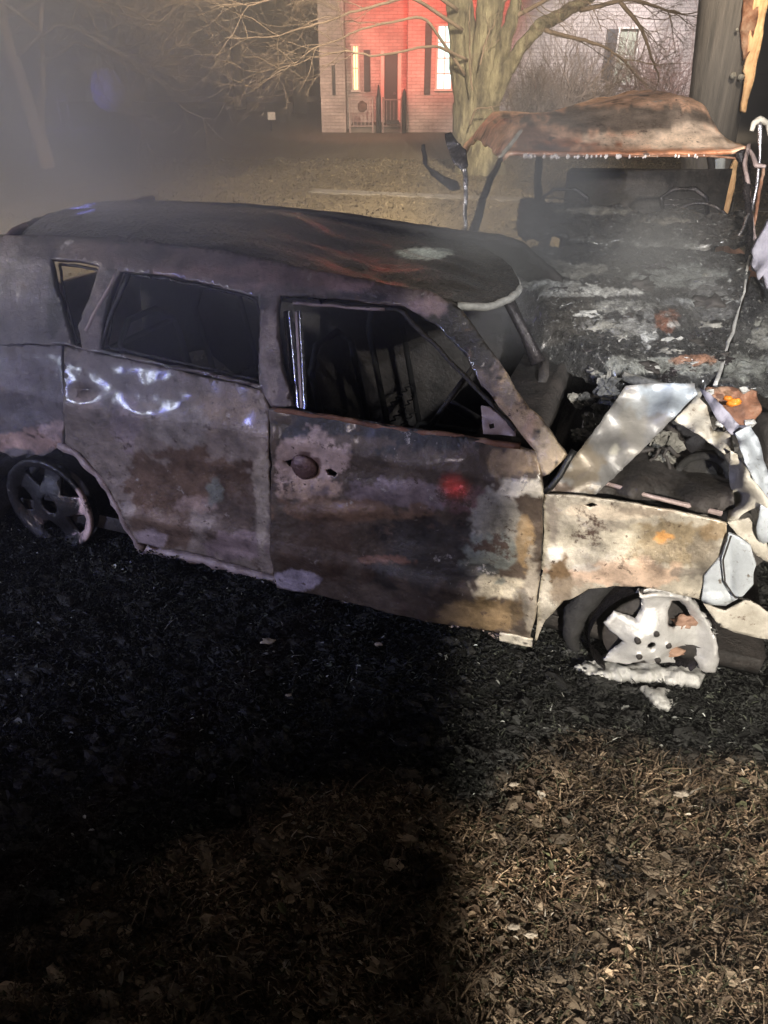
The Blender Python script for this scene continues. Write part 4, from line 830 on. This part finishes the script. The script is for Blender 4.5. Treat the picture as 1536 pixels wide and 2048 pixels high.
# second curled strip hanging right of the header
# ------------------------------------------------------------------ utility pole
pole = empty('utility_pole', gnd(1440, 470).tolist(), 'broken grey wooden utility pole with fresh orange splinters behind the suv', 'utility pole')
PY = 8.2
def poleshaft():
    pts = [(1408, 445), (1415, 300), (1432, 200), (1455, 0), (1492, -300), (1540, -700)]
    P = np.array([atY(x, y, PY) for x, y in pts]); t = np.linspace(0, 1, len(P)); tt = np.linspace(0, 1, 80); P = np.stack([np.interp(tt, t, P[:, i]) for i in range(3)], -1)
    mb = MB(); R = np.full(80, .245); mb.tube(P, R, 28); V = np.concatenate(mb.v)
    # splintered bottom: pull the first rings up and down
    for j in range(28):
        for i in range(3): V[i * 28 + j, 2] += abs(math.sin(j * 2.1)) * .25 * (1 - i / 3) + rng.normal(0, .02)
    mb.v = [V]; return mb.obj('shaft', M['pole'], pole)
poleshaft()
def splint(pts, m, th=.04, seed=0):
    return sheetY('splinter', [(x, y, PY - .27) for x, y in pts], m, parent=pole, thick=th, seed=seed, bend=.03, jit=.9, step=6)
splint([(1494, -60), (1522, -60), (1514, 40), (1500, 104), (1488, 122), (1482, 60)], M['rust'], seed=3)
splint([(1514, -60), (1548, -60), (1537, 10), (1525, 75), (1509, 150), (1490, 226), (1482, 222), (1491, 140), (1500, 60)], M['splinter'], seed=6)
splint([(1470, 318), (1478, 312), (1472, 360), (1460, 420), (1448, 446), (1442, 430), (1455, 370)], M['splinter'], seed=4)
M['bluewood'] = mat('pale_blue_grey_wood', ((.3, (.28, .32, .36)), (.7, (.5, .55, .6))), scale=5, streak=(6, 6, .3), rough=(.5, .8), bump=.5)
splint([(1434, 318), (1452, 315), (1448, 370), (1440, 400), (1434, 380), (1428, 350)], M['bluewood'], seed=5)
mb = MB()
for x, y, r in ((1466, 152, .03), (1482, 155, .03), (1474, 60, .015)):
    V, F = lump(atY(x, y, PY - .27), (r, r * .6, r), 2, .3, x); meshobj('bolt', V, F, M['molten2'], pole)

# ------------------------------------------------------------------ house
HX0 = 28.3
house = empty('brick_house', (3, 31, 0), 'pale brick house with black shutters and lit windows, beyond the lawn', 'house')
def brickmat(name, c1, c2, mort, sc=1.):
    m = bpy.data.materials.new(name); m.use_nodes = True; t = m.node_tree; N = t.nodes; L = t.links; b = N['Principled BSDF']
    tc = N.new('ShaderNodeTexCoord'); sx = N.new('ShaderNodeSeparateXYZ'); cb = N.new('ShaderNodeCombineXYZ'); L.new(tc.outputs['Object'], sx.inputs[0]); L.new(sx.outputs[0], cb.inputs[0]); L.new(sx.outputs[2], cb.inputs[1])
    br = N.new('ShaderNodeTexBrick'); L.new(cb.outputs[0], br.inputs[0]); br.inputs['Scale'].default_value = 1; br.inputs['Brick Width'].default_value = .30; br.inputs['Row Height'].default_value = .10; br.inputs['Mortar Size'].default_value = .009
    br.inputs['Color1'].default_value = (*c1, 1); br.inputs['Color2'].default_value = (*c2, 1); br.inputs['Mortar'].default_value = (*mort, 1)
    n = N.new('ShaderNodeTexNoise'); n.inputs['Scale'].default_value = 1.3; n.inputs['Detail'].default_value = 8; L.new(tc.outputs['Object'], n.inputs[0])
    mr = N.new('ShaderNodeMapRange'); mr.inputs[1].default_value = .3; mr.inputs[2].default_value = .7; mr.inputs[3].default_value = .6; mr.inputs[4].default_value = 1.25; L.new(n.outputs[0], mr.inputs[0])
    v = N.new('ShaderNodeVectorMath'); v.operation = 'SCALE'; L.new(br.outputs[0], v.inputs[0]); L.new(mr.outputs[0], v.inputs['Scale']); L.new(v.outputs[0], b.inputs['Base Color'])
    bp = N.new('ShaderNodeBump'); bp.inputs['Strength'].default_value = .6; bp.inputs['Distance'].default_value = .02; L.new(br.outputs['Fac'], bp.inputs['Height']); bp.invert = True; L.new(bp.outputs[0], b.inputs['Normal']); b.inputs['Roughness'].default_value = .85
    return m
M['brick'] = brickmat('painted_brick', (.52, .46, .43), (.44, .38, .36), (.30, .26, .25))
WALLY = 28.3; PORY = 30.0
def Xat(px, Y, z=1.5):   # world X under a pixel column at depth Y
    Z = Y * c_ + (CH - z) * s_; return (px - 768) * Z / FP
def Zat(py, Y):
    y = (1024 - py) / FP; return CH + Y * (-s_ + y * c_) / (c_ + y * s_)
def wall(name, x0, x1, Y, z1, holes=(), th=.2, m=None, parent=house):
    """a wall facing the camera with real openings"""
    xs = sorted({x0, x1, *[h[0] for h in holes], *[h[1] for h in holes]}); zs = sorted({-.1, z1, *[h[2] for h in holes], *[h[3] for h in holes]})
    mb = MB()
    for a, b in zip(xs, xs[1:]):
        for c, d in zip(zs, zs[1:]):
            if any(h[0] <= (a + b) / 2 <= h[1] and h[2] <= (c + d) / 2 <= h[3] for h in holes): continue
            mb.add([[a, Y, c], [b, Y, c], [b, Y, d], [a, Y, d], [a, Y + th, c], [b, Y + th, c], [b, Y + th, d], [a, Y + th, d]],
                   [[0, 1, 2, 3]] + [f for f, on in (([4, 7, 6, 5], 1), ([1, 5, 6, 2], 1), ([0, 3, 7, 4], 1), ([3, 2, 6, 7], 1)) if on])
    return mb.obj(name, m or M['brick'], parent, smooth=False)
lw = (Xat(874, WALLY), Xat(902, WALLY), Zat(178, WALLY), Zat(52, WALLY))
rw = (Xat(1226, WALLY), Xat(1262, WALLY), Zat(166, WALLY), Zat(58, WALLY))
XL = Xat(640, WALLY); XD0 = Xat(690, WALLY); XD1 = Xat(815, WALLY); XR = Xat(1412, WALLY)
wall('wall', XD1, XR, WALLY, 6.2, [lw, rw])
dw = (Xat(769, PORY), Xat(795, PORY), .15, Zat(108, PORY)); w1 = (Xat(681, PORY), Xat(689, PORY), Zat(136, PORY), Zat(92, PORY)); w2 = (Xat(707, PORY), Xat(716, PORY), Zat(180, PORY), Zat(92, PORY))
wall('porch_wall', Xat(680, PORY) , XD1 + .4, PORY, 6.2, [dw, w2])
wall('wall', XL, XD0, WALLY + .05, 6.2)
mb = MB(); mb.box(((XD0 - .1 + .0), (WALLY + PORY) / 2 + .12, 3.05), (.16, PORY - WALLY - .1, 6.2)); mb.box((XD1 + .1, (WALLY + PORY) / 2 + .12, 3.05), (.16, PORY - WALLY - .1, 6.2)); mb.obj('wall', M['brick'], house, smooth=False)
mb = MB(); mb.box(((XL + XR) / 2, 32, 3.0), (XR - XL - .3, 3.0, 6.0)); mb.obj('house_body', M['siding'], house, smooth=False)
mb = MB()
V = [[XL - .4, WALLY - .4, 6.1], [XR + .4, WALLY - .4, 6.1], [XR + .4, 38, 6.1], [XL - .4, 38, 6.1], [XL - .4, 33, 9.0], [XR + .4, 33, 9.0]]
mb.add(V, [[0, 1, 5, 4], [3, 4, 5, 2], [0, 4, 3], [1, 2, 5], [0, 3, 2, 1]]); mb.obj('roof', M['shutter'], house, smooth=False)
def window(h, Y, pane, bars=2):
    x0, x1, z0, z1 = h; mb = MB(); f = .06
    for (cx, cz, sx, sz) in (((x0 + x1) / 2, z0 - f / 2, x1 - x0 + .18, f), ((x0 + x1) / 2, z1 + f / 2, x1 - x0 + .18, f), (x0 - f / 2, (z0 + z1) / 2, f, z1 - z0), (x1 + f / 2, (z0 + z1) / 2, f, z1 - z0)): mb.box((cx, Y - .03, cz), (sx, .10, sz))
    fr = mb.obj('window', M['trim'], house, smooth=False)
    mb = MB(); mb.box(((x0 + x1) / 2, Y + .1, (z0 + z1) / 2), (x1 - x0 - .01, .02, z1 - z0 - .01)); mb.obj('pane', pane, fr, smooth=False)
    mb = MB()
    for k in range(1, bars + 1): mb.box(((x0 + x1) / 2, Y + .07, z0 + (z1 - z0) * k / (bars + 1)), (x1 - x0, .03, .035))
    mb.box(((x0 + x1) / 2, Y + .069, (z0 + z1) / 2), (.03, .03, z1 - z0)); mb.obj('glazing_bars', M['trim'], fr, smooth=False)
window(lw, WALLY, M['litwin'], 3); window(rw, WALLY, M['curtain'], 1); window(w2, PORY, M['litwarm'], 1)
def shutter(px0, px1, py0, py1, Y):
    x0, x1, z0, z1 = Xat(px0, Y), Xat(px1, Y), Zat(py1, Y), Zat(py0, Y); mb = MB()
    mb.box(((x0 + x1) / 2, Y - .03, (z0 + z1) / 2), (x1 - x0, .04, z1 - z0), bev=.05)
    for k in range(14): mb.box(((x0 + x1) / 2, Y - .055, z0 + (z1 - z0) * (k + .7) / 14.5), (x1 - x0 - .06, .02, .05))
    mb.obj('shutter', M['shutter'], house, smooth=False)
shutter(848, 861, 46, 189, WALLY); shutter(1201, 1226, 58, 163, WALLY); shutter(728, 741, 100, 183, PORY); shutter(664, 671, 130, 190, WALLY + .05)
mb = MB(); x0, x1, z0, z1 = dw; mb.box(((x0 + x1) / 2, PORY + .1, (z0 + z1) / 2), (x1 - x0 - .01, .05, z1 - z0)); dr = mb.obj('door', M['shutter'], house, smooth=False)
mb = MB(); V, F = lump((x1 - .1, PORY + .04, 1.1), (.04, .04, .04), 2, 0); mb.add(V, F); mb.obj('door_knob', M['chrome'], dr)
mb = MB()
for sx in (-1, 1): mb.box(((x0 + x1) / 2 + sx * ((x1 - x0) / 2 + .07), PORY - .02, (z0 + z1) / 2), (.12, .08, z1 - z0 + .2))
mb.obj('door_frame', M['trim'], dr, smooth=False)
# porch platform, railing, black lamp post and round planter
mb = MB(); mb.box(((XD0 + XD1) / 2, WALLY + .75, .10), (XD1 - XD0 - .3, 1.6, .24)); mb.obj('porch_floor', M['concrete'], house, smooth=False)
RY = WALLY - .15
for a, b in ((Xat(698, RY), Xat(745, RY)), (Xat(766, RY), Xat(803, RY))):
    mb = MB(); n = int((b - a) / .12)
    mb.box(((a + b) / 2, RY, .98), (b - a, .05, .04)); mb.box(((a + b) / 2, RY, .2), (b - a, .04, .03))
    for k in range(n + 1): mb.box((a + (b - a) * k / n, RY, .56), (.022, .022, .78))
    for q in (a, b): mb.box((q, RY, .52), (.05, .052, 1.06))
    mb.obj('railing', M['pinkash'], house, smooth=False)
mb = MB(); x = Xat(809, RY - .2); mb.tube(np.array([[x, RY - .2, 0], [x, RY - .2, 1.0], [x, RY - .2, 1.2], [x, RY - .2, 1.3]]), [.075, .075, .06, .01], 10)
tag(mb.obj('post', M['shutter'], org=(x, RY - .2, 0)), 'short black pointed post standing right of the porch railing', 'post')
x = Xat(757, RY - .1); mb = MB(); mb.tube(np.array([[x, RY - .1, 0], [x, RY - .1, 1.05], [x, RY - .1, 1.15], [x, RY - .1, 1.4]]), [.09, .08, .05, .02], 10)
tag(mb.obj('post', M['shutter'], org=(x, RY - .1, 0)), 'dark post between the two lengths of porch railing', 'post')
V, F = lump((Xat(724, RY - .1), RY - .12, Zat(213, RY)), (.16, .08, .16), 3, .2, 3); tag(meshobj('wreath', V, F, M['bush'], org=(Xat(724, RY), RY - .12, Zat(213, RY))), 'round dark wreath hung on the left porch railing', 'wreath')
x = Xat(786, RY - .1); mb = MB(); mb.box((x, RY - .12, Zat(244, RY)), (.42, .04, .12)); tag(mb.obj('name_plate', M['shutter'], smooth=False, org=(x, RY - .12, .3)), 'small dark plate low on the right porch railing', 'plate')

# ------------------------------------------------------------------ trees
def twigs(mb, P0, D0, L0, r0, depth, lean=(0, 0, 0), spread=.55):
    n = 7; P = [np.array(P0, float)]; D = np.array(D0, float)
    for i in range(n):
        D = D + rng.normal(0, .16, 3) + np.array(lean) * .08; D /= np.linalg.norm(D); P.append(P[-1] + D * L0 / n)
    P = np.array(P); mb.tube(P, np.linspace(r0, r0 * .45, n + 1), 5 if depth > 1 else 4, cap=False)
    if depth <= 0: return
    for k in range(rng.integers(3, 6)):
        i = rng.integers(2, n + 1); Dn = (P[i] - P[i - 1]); Dn /= np.linalg.norm(Dn); Dn = Dn + rng.normal(0, spread, 3); Dn /= np.linalg.norm(Dn)
        twigs(mb, P[i], Dn, L0 * rng.uniform(.5, .75), r0 * .5, depth - 1, lean, spread)
def limb(mb, pts, r, tw=0, L=1.2, depth=3, Yj=0., lean=(0, 0, 0), k=12):
    P = np.array([atY(x, y, Y) for x, y, Y in pts]); t = np.linspace(0, 1, len(P)); n = 7 * len(pts); tt = np.linspace(0, 1, n)
    P = np.stack([np.interp(tt, t, P[:, i]) for i in range(3)], -1)
    for _ in range(2): P[1:-1] = (P[:-2] + 2 * P[1:-1] + P[2:]) / 4
    P[1:] += np.cumsum(rng.normal(0, .018, P[1:].shape), 0) * np.linspace(0, 1, len(P) - 1)[:, None]
    mb.tube(P, np.interp(tt, np.linspace(0, 1, len(r)), r), k); return P
def sprout(mb, P, n, L, r, depth, lean, frm=.3, spread=.6):
    for _ in range(n):
        i = rng.integers(max(1, int(len(P) * frm)), len(P)); D = P[i] - P[i - 1]; D /= np.linalg.norm(D); D = D + rng.normal(0, .6, 3) + np.array(lean) * .6; D /= np.linalg.norm(D)
        twigs(mb, P[i], D, L * rng.uniform(.6, 1.2), r, depth, lean, spread)
TY = 17.3
tree = empty('bare_tree', gnd(955, 345).tolist(), 'big bare tree with several mossy trunks from one wide base, before the brick house', 'tree')
mb = MB()
limb(mb, [(957, 372, 17.2), (957, 345, 17.25), (952, 300, TY), (938, 240, TY), (930, 180, TY), (920, 60, TY), (910, -60, TY), (895, -200, TY)], [.62, .50, .42, .36, .30, .27, .24, .2], k=18)
limb(mb, [(962, 350, 17.2), (965, 300, 17.2), (968, 240, 17.2), (975, 180, 17.15), (985, 100, 17.1), (992, 0, 17.1), (1010, -100, 17.1)], [.52, .42, .34, .27, .26, .24, .2], k=18)
limb(mb, [(975, 260, 17.1), (985, 200, 17.0), (1012, 140, 16.9), (1050, 95, 16.8), (1090, 60, 16.7), (1160, 20, 16.5), (1220, -30, 16.4)], [.24, .18, .16, .14, .12, .09, .06], k=12)
limb(mb, [(985, 190, 17.0), (1002, 120, 16.9), (1018, 50, 16.9), (1030, -30, 16.9)], [.16, .14, .13, .12])
mb.obj('trunk', M['bark'], tree, jit=.07, jsc=1.6)
mb = MB()
P1 = limb(mb, [(930, 150, 17), (850, 30, 16.4), (740, 60, 15.6), (640, 110, 15.0), (565, 165, 14.6)], [.03, .026, .02, .012, .006], k=6)
P2 = limb(mb, [(925, 60, 17), (820, -10, 16.2), (700, 20, 15.2), (580, 60, 14.6), (450, 80, 14.2)], [.034, .03, .022, .013, .006], k=6)
P3 = limb(mb, [(915, 20, 17), (800, -60, 16), (650, -40, 15), (520, 10, 14.4), (430, 10, 14)], [.034, .03, .022, .013, .006], k=6)
P4 = limb(mb, [(935, 120, 17), (870, 90, 16.3), (760, 110, 15.4), (690, 100, 15), (560, 130, 14.6)], [.03, .025, .02, .014, .006], k=6)
for P in (P1, P2, P3, P4): sprout(mb, P, 8, .95, .008, 3, (-.8, -.2, .12), .35)
for pts in ([(1090, 60, 16.7), (1180, 90, 16.2), (1260, 130, 15.8)], [(1160, 20, 16.5), (1260, 0, 16), (1380, 30, 15.6)], [(1018, 40, 16.9), (1120, -20, 16.3), (1230, -10, 15.8)], [(992, 20, 17.1), (1060, -60, 16.6), (1150, -60, 16)], [(1210, -40, 16.2), (1280, 60, 16), (1320, 170, 16)]):
    P = limb(mb, pts, [.045, .03, .012], k=6); sprout(mb, P, 6, 1.0, .011, 3, (.5, -.1, -.35), .15)
for pts in ([(960, 130, 16.6), (975, 70, 16.6), (985, 20, 16.6)], [(945, 180, 16.6), (935, 120, 16.6), (930, 60, 16.6)], [(940, 250, 16.6), (950, 215, 16.5), (975, 215, 16.5), (990, 255, 16.5)]):
    P = limb(mb, pts, [.02, .016, .01], k=5); sprout(mb, P, 4, .5, .007, 1, (0, 0, .2), .2)
mb.obj('crown', M['twig'], tree)

t2 = empty('bare_tree', gnd(92, 335).tolist(), 'slim bare tree at the far left with a leaning forked trunk in the smoke', 'tree')
mb = MB(); limb(mb, [(95, 340, 18.2), (88, 300, 18.2), (68, 230, 18.2), (52, 170, 18.2), (35, 110, 18.2), (20, 30, 18.2), (5, -60, 18.2)], [.17, .15, .14, .12, .10, .08, .06]); limb(mb, [(84, 280, 18.2), (84, 190, 18.1), (82, 130, 18.1), (76, 60, 18), (74, -40, 18)], [.08, .07, .06, .05, .04]); mb.obj('trunk', M['bark2'], t2, jit=.03, jsc=2)
mb = MB()
for pts in ([(35, 110, 18.2), (120, 40, 17.8), (230, 90, 17.4)], [(20, 30, 18.2), (120, -20, 17.5), (260, 20, 17)], [(76, 60, 18), (10, 0, 17.6), (-60, -10, 17.4)], [(82, 130, 18.1), (150, 80, 17.8), (215, 110, 17.6)]):
    P = limb(mb, pts, [.05, .03, .012], k=6); sprout(mb, P, 9, 1.5, .014, 3, (.2, -.1, .1), .1)
mb.obj('crown', M['twig'], t2)
# darker trees far behind
labs = ['tall dark bare tree far behind the round blue lamp', 'dark bare tree far behind the pale yard sign', 'dark bare tree rising behind the left end of the brick house', 'dark bare tree behind the slim left tree, half lost in smoke']
for i, (px, Y) in enumerate(((250, 40), (480, 44), (600, 40), (40, 42))):
    X = Xat(px, Y, 0); o = empty('distant_tree', (X, Y, 0), labs[i], 'tree', 'dark trees beyond the lawn'); mb = MB()
    P = np.array([[X, Y, 0], [X + .1, Y, 2], [X - .1, Y, 5], [X + .2, Y, 9]]); mb.tube(P, [.35, .28, .22, .1], 10); mb.obj('trunk', M['darkwood'], o)
    mb = MB(); n = 40; tt = np.linspace(0, 1, n); PP = np.stack([np.interp(tt, [0, .25, .6, 1], P[:, j]) for j in range(3)], -1)
    for k in range(34):
        j = rng.integers(10, n); a = rng.uniform(0, 6.28); twigs(mb, PP[j], (math.cos(a), math.sin(a), .6), rng.uniform(2, 3.6), .05, 3, (0, 0, .2), .6)
    mb.obj('crown', M['twig'], o)
# shrubs before the house
def shrub(px, Y, Wd, Hh, label, m):
    X = Xat(px, Y, 0); o = empty('shrub', (X, Y, 0), label, 'shrub', 'shrubs along the house front'); mb = MB()
    for k in range(46):
        a = rng.uniform(0, 6.28); twigs(mb, (X + rng.normal(0, Wd * .25), Y + rng.normal(0, .2), 0), (math.cos(a) * .5, math.sin(a) * .4, 1), Hh * rng.uniform(.5, 1), .02, 2, (0, 0, .3), .5)
    mb.obj('twigs', m, o)
shrub(1308, 26.5, .8, 2.3, 'dark reddish shrub against the pink end wall of the house', M['bush'])
shrub(1150, 27.2, 1.6, 2.6, 'bare shrub under the wall left of the curtained window', M['twig'])
shrub(1060, 27.2, 1.2, 2.2, 'low bare shrub just right of the big tree trunks', M['twig'])

# ------------------------------------------------------------------ far left: dim house, posts, blue glow, sign
fh = empty('distant_house', (-14, 52, 0), 'long low dim house far away in the smoke at left', 'house')
mb = MB(); mb.box((-12, 55, 1.4), (24, 6, 2.8)); mb.obj('wall', M['siding'], fh, smooth=False)
mb = MB(); mb.add([[-25, 51.5, 2.8], [1, 51.5, 2.8], [1, 58.5, 2.8], [-25, 58.5, 2.8], [-24, 55, 4.8], [0, 55, 4.8]], [[0, 1, 5, 4], [2, 3, 4, 5], [0, 4, 3], [1, 2, 5], [0, 3, 2, 1]]); mb.obj('roof', M['shutter'], fh, smooth=False)
for k in range(5):
    mb = MB(); mb.box((-22 + 4.6 * k, 51.97, 1.6), (1.1, .08, 1.2)); mb.obj('window', M['trim'] if k == 1 else M['shutter'], fh, smooth=False)
for px, lb in ((118, 'left one of the two thin white posts by the slim tree'), (136, 'right one of the two thin white posts by the slim tree')):
    b0 = gnd(px + 6, 250); mb = MB(); mb.tube(np.array([b0, b0 + [0, 0, 1.0], b0 + [0, 0, 1.06]]), [.035, .035, .01], 8); tag(mb.obj('fence_post', M['trim'], org=b0), lb, 'post', 'thin white posts')
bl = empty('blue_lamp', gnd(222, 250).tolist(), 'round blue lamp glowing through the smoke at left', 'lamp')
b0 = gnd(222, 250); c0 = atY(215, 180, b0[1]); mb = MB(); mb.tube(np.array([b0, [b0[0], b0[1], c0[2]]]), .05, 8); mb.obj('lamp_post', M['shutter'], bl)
V, F = lump(c0, (.60, .60, .72), 4, .04, 1); meshobj('globe', V, F, M['blueglobe'], bl)  # globe and post are added to give the blue glow a shape
b0 = gnd(543, 262); c0 = atY(543, 232, b0[1]); sg = empty('yard_sign', b0.tolist(), 'small pale square sign on a post at the far lawn edge', 'sign')
mb = MB(); mb.box(c0, (.26, .04, .24)); mb.obj('sign_board', M['trim'], sg, smooth=False); mb = MB(); mb.tube(np.array([b0, [c0[0], c0[1] + .04, c0[2]]]), .02, 6); mb.obj('post', M['shutter'], sg)

# ------------------------------------------------------------------ scraps on the ground
scr = [(577, 1390, .014, 'tiny white scrap on the black ground below the front door'), (536, 1283, .035, 'grey flake of burnt trim lying below the front door'), (757, 1288, .022, 'cream chip lying in front of the sill'),
       (1062, 1180 + 690, .02, 'pale leaf lying alone in the lower middle of the leaf litter'), (1028, 1853, .02, 'pale oval leaf left of another near the bottom'), (1028, 1568, .019, 'cream leaf at the edge of the lit litter'), (1360, 1587, .03, 'cream flake right of the dark patch in the litter'), (1430, 1306, .02, 'white chip right of the front wheel')]
for k, (x, y, r, lb) in enumerate(scr):
    p = gnd(x, y, .035); V, F = lump(p, (r * .7, r * .4, r * .2), 3, .7, k + 5); tag(meshobj('debris_scrap', V, F, M['chip'], org=[p[0], p[1], 0]), lb, 'scrap')

# ------------------------------------------------------------------ smoke and air
def vol(name, lo, hi, dens_, col, noise=None, label=None, cat=None):
    lo, hi = np.array(lo), np.array(hi); mb = MB(); V = [[(lo, hi)[(i >> a) & 1][a] for a in range(3)] for i in range(8)]
    F = [[0, 2, 3, 1], [4, 5, 7, 6], [0, 1, 5, 4], [2, 6, 7, 3], [0, 4, 6, 2], [1, 3, 7, 5]]
    m = bpy.data.materials.new(name); m.use_nodes = True; t = m.node_tree; N = t.nodes; L = t.links; N.remove(N['Principled BSDF'])
    pv = N.new('ShaderNodeVolumePrincipled'); L.new(pv.outputs[0], N['Material Output'].inputs['Volume']); pv.inputs['Color'].default_value = (*col, 1); pv.inputs['Density'].default_value = dens_; pv.inputs['Anisotropy'].default_value = .2
    if noise:
        tc = N.new('ShaderNodeTexCoord'); nz = N.new('ShaderNodeTexNoise'); nz.inputs['Scale'].default_value = noise[0]; nz.inputs['Detail'].default_value = 3; L.new(tc.outputs['Object'], nz.inputs[0])
        mr = N.new('ShaderNodeMapRange'); mr.inputs[1].default_value = .36; mr.inputs[2].default_value = .68; mr.inputs[3].default_value = 0; mr.inputs[4].default_value = 1; L.new(nz.outputs[0], mr.inputs[0])
        gr = N.new('ShaderNodeVectorMath'); gr.operation = 'SUBTRACT'; L.new(tc.outputs['Object'], gr.inputs[0]); gr.inputs[1].default_value = ((lo + hi) / 2).tolist()
        dv = N.new('ShaderNodeVectorMath'); dv.operation = 'DIVIDE'; L.new(gr.outputs[0], dv.inputs[0]); dv.inputs[1].default_value = ((hi - lo) / 2).tolist()
        ln = N.new('ShaderNodeVectorMath'); ln.operation = 'LENGTH'; L.new(dv.outputs[0], ln.inputs[0])
        fo = N.new('ShaderNodeMapRange'); fo.interpolation_type = 'SMOOTHSTEP'; fo.inputs[1].default_value = .25; fo.inputs[2].default_value = 1; fo.inputs[3].default_value = 1; fo.inputs[4].default_value = 0; L.new(ln.outputs['Value'], fo.inputs[0])
        a = N.new('ShaderNodeMath'); a.operation = 'MULTIPLY'; L.new(mr.outputs[0], a.inputs[0]); L.new(fo.outputs[0], a.inputs[1])
        b = N.new('ShaderNodeMath'); b.operation = 'MULTIPLY'; L.new(a.outputs[0], b.inputs[0]); b.inputs[1].default_value = dens_; L.new(b.outputs[0], pv.inputs['Density'])
    o = meshobj(name, V, F, m, smooth=False); return tag(o, label, cat, kind='stuff')
vol('haze', (-60, -6.5, -1), (60, 70, 12.5), .010, (.9, .88, .9))
vol('smoke', (-6.5, 1.9, .1), (-.3, 7.5, 4.4), 1.5, (.9, .88, .9), (.5,), 'grey smoke drifting over the rear of the burnt hatchback', 'smoke')
vol('smoke', (-3.2, 1.75, .5), (.5, 3.9, 2.4), 1.5, (.9, .88, .9), (1.1,), 'thin smoke veil close over the side of the burnt hatchback', 'smoke')
vol('smoke', (.0, 2.95, .75), (1.15, 4.2, 2.0), 3.0, (.9, .9, .88), (1.8,), 'steam rising in the gap between the hatchback roof and the suv door', 'smoke')
vol('smoke', (-.4, 2.75, .6), (2.1, 4.27, 1.62), 1.4, (.9, .9, .88), (1.5,), 'thin steam rising off the ash between the two burnt cars', 'smoke')
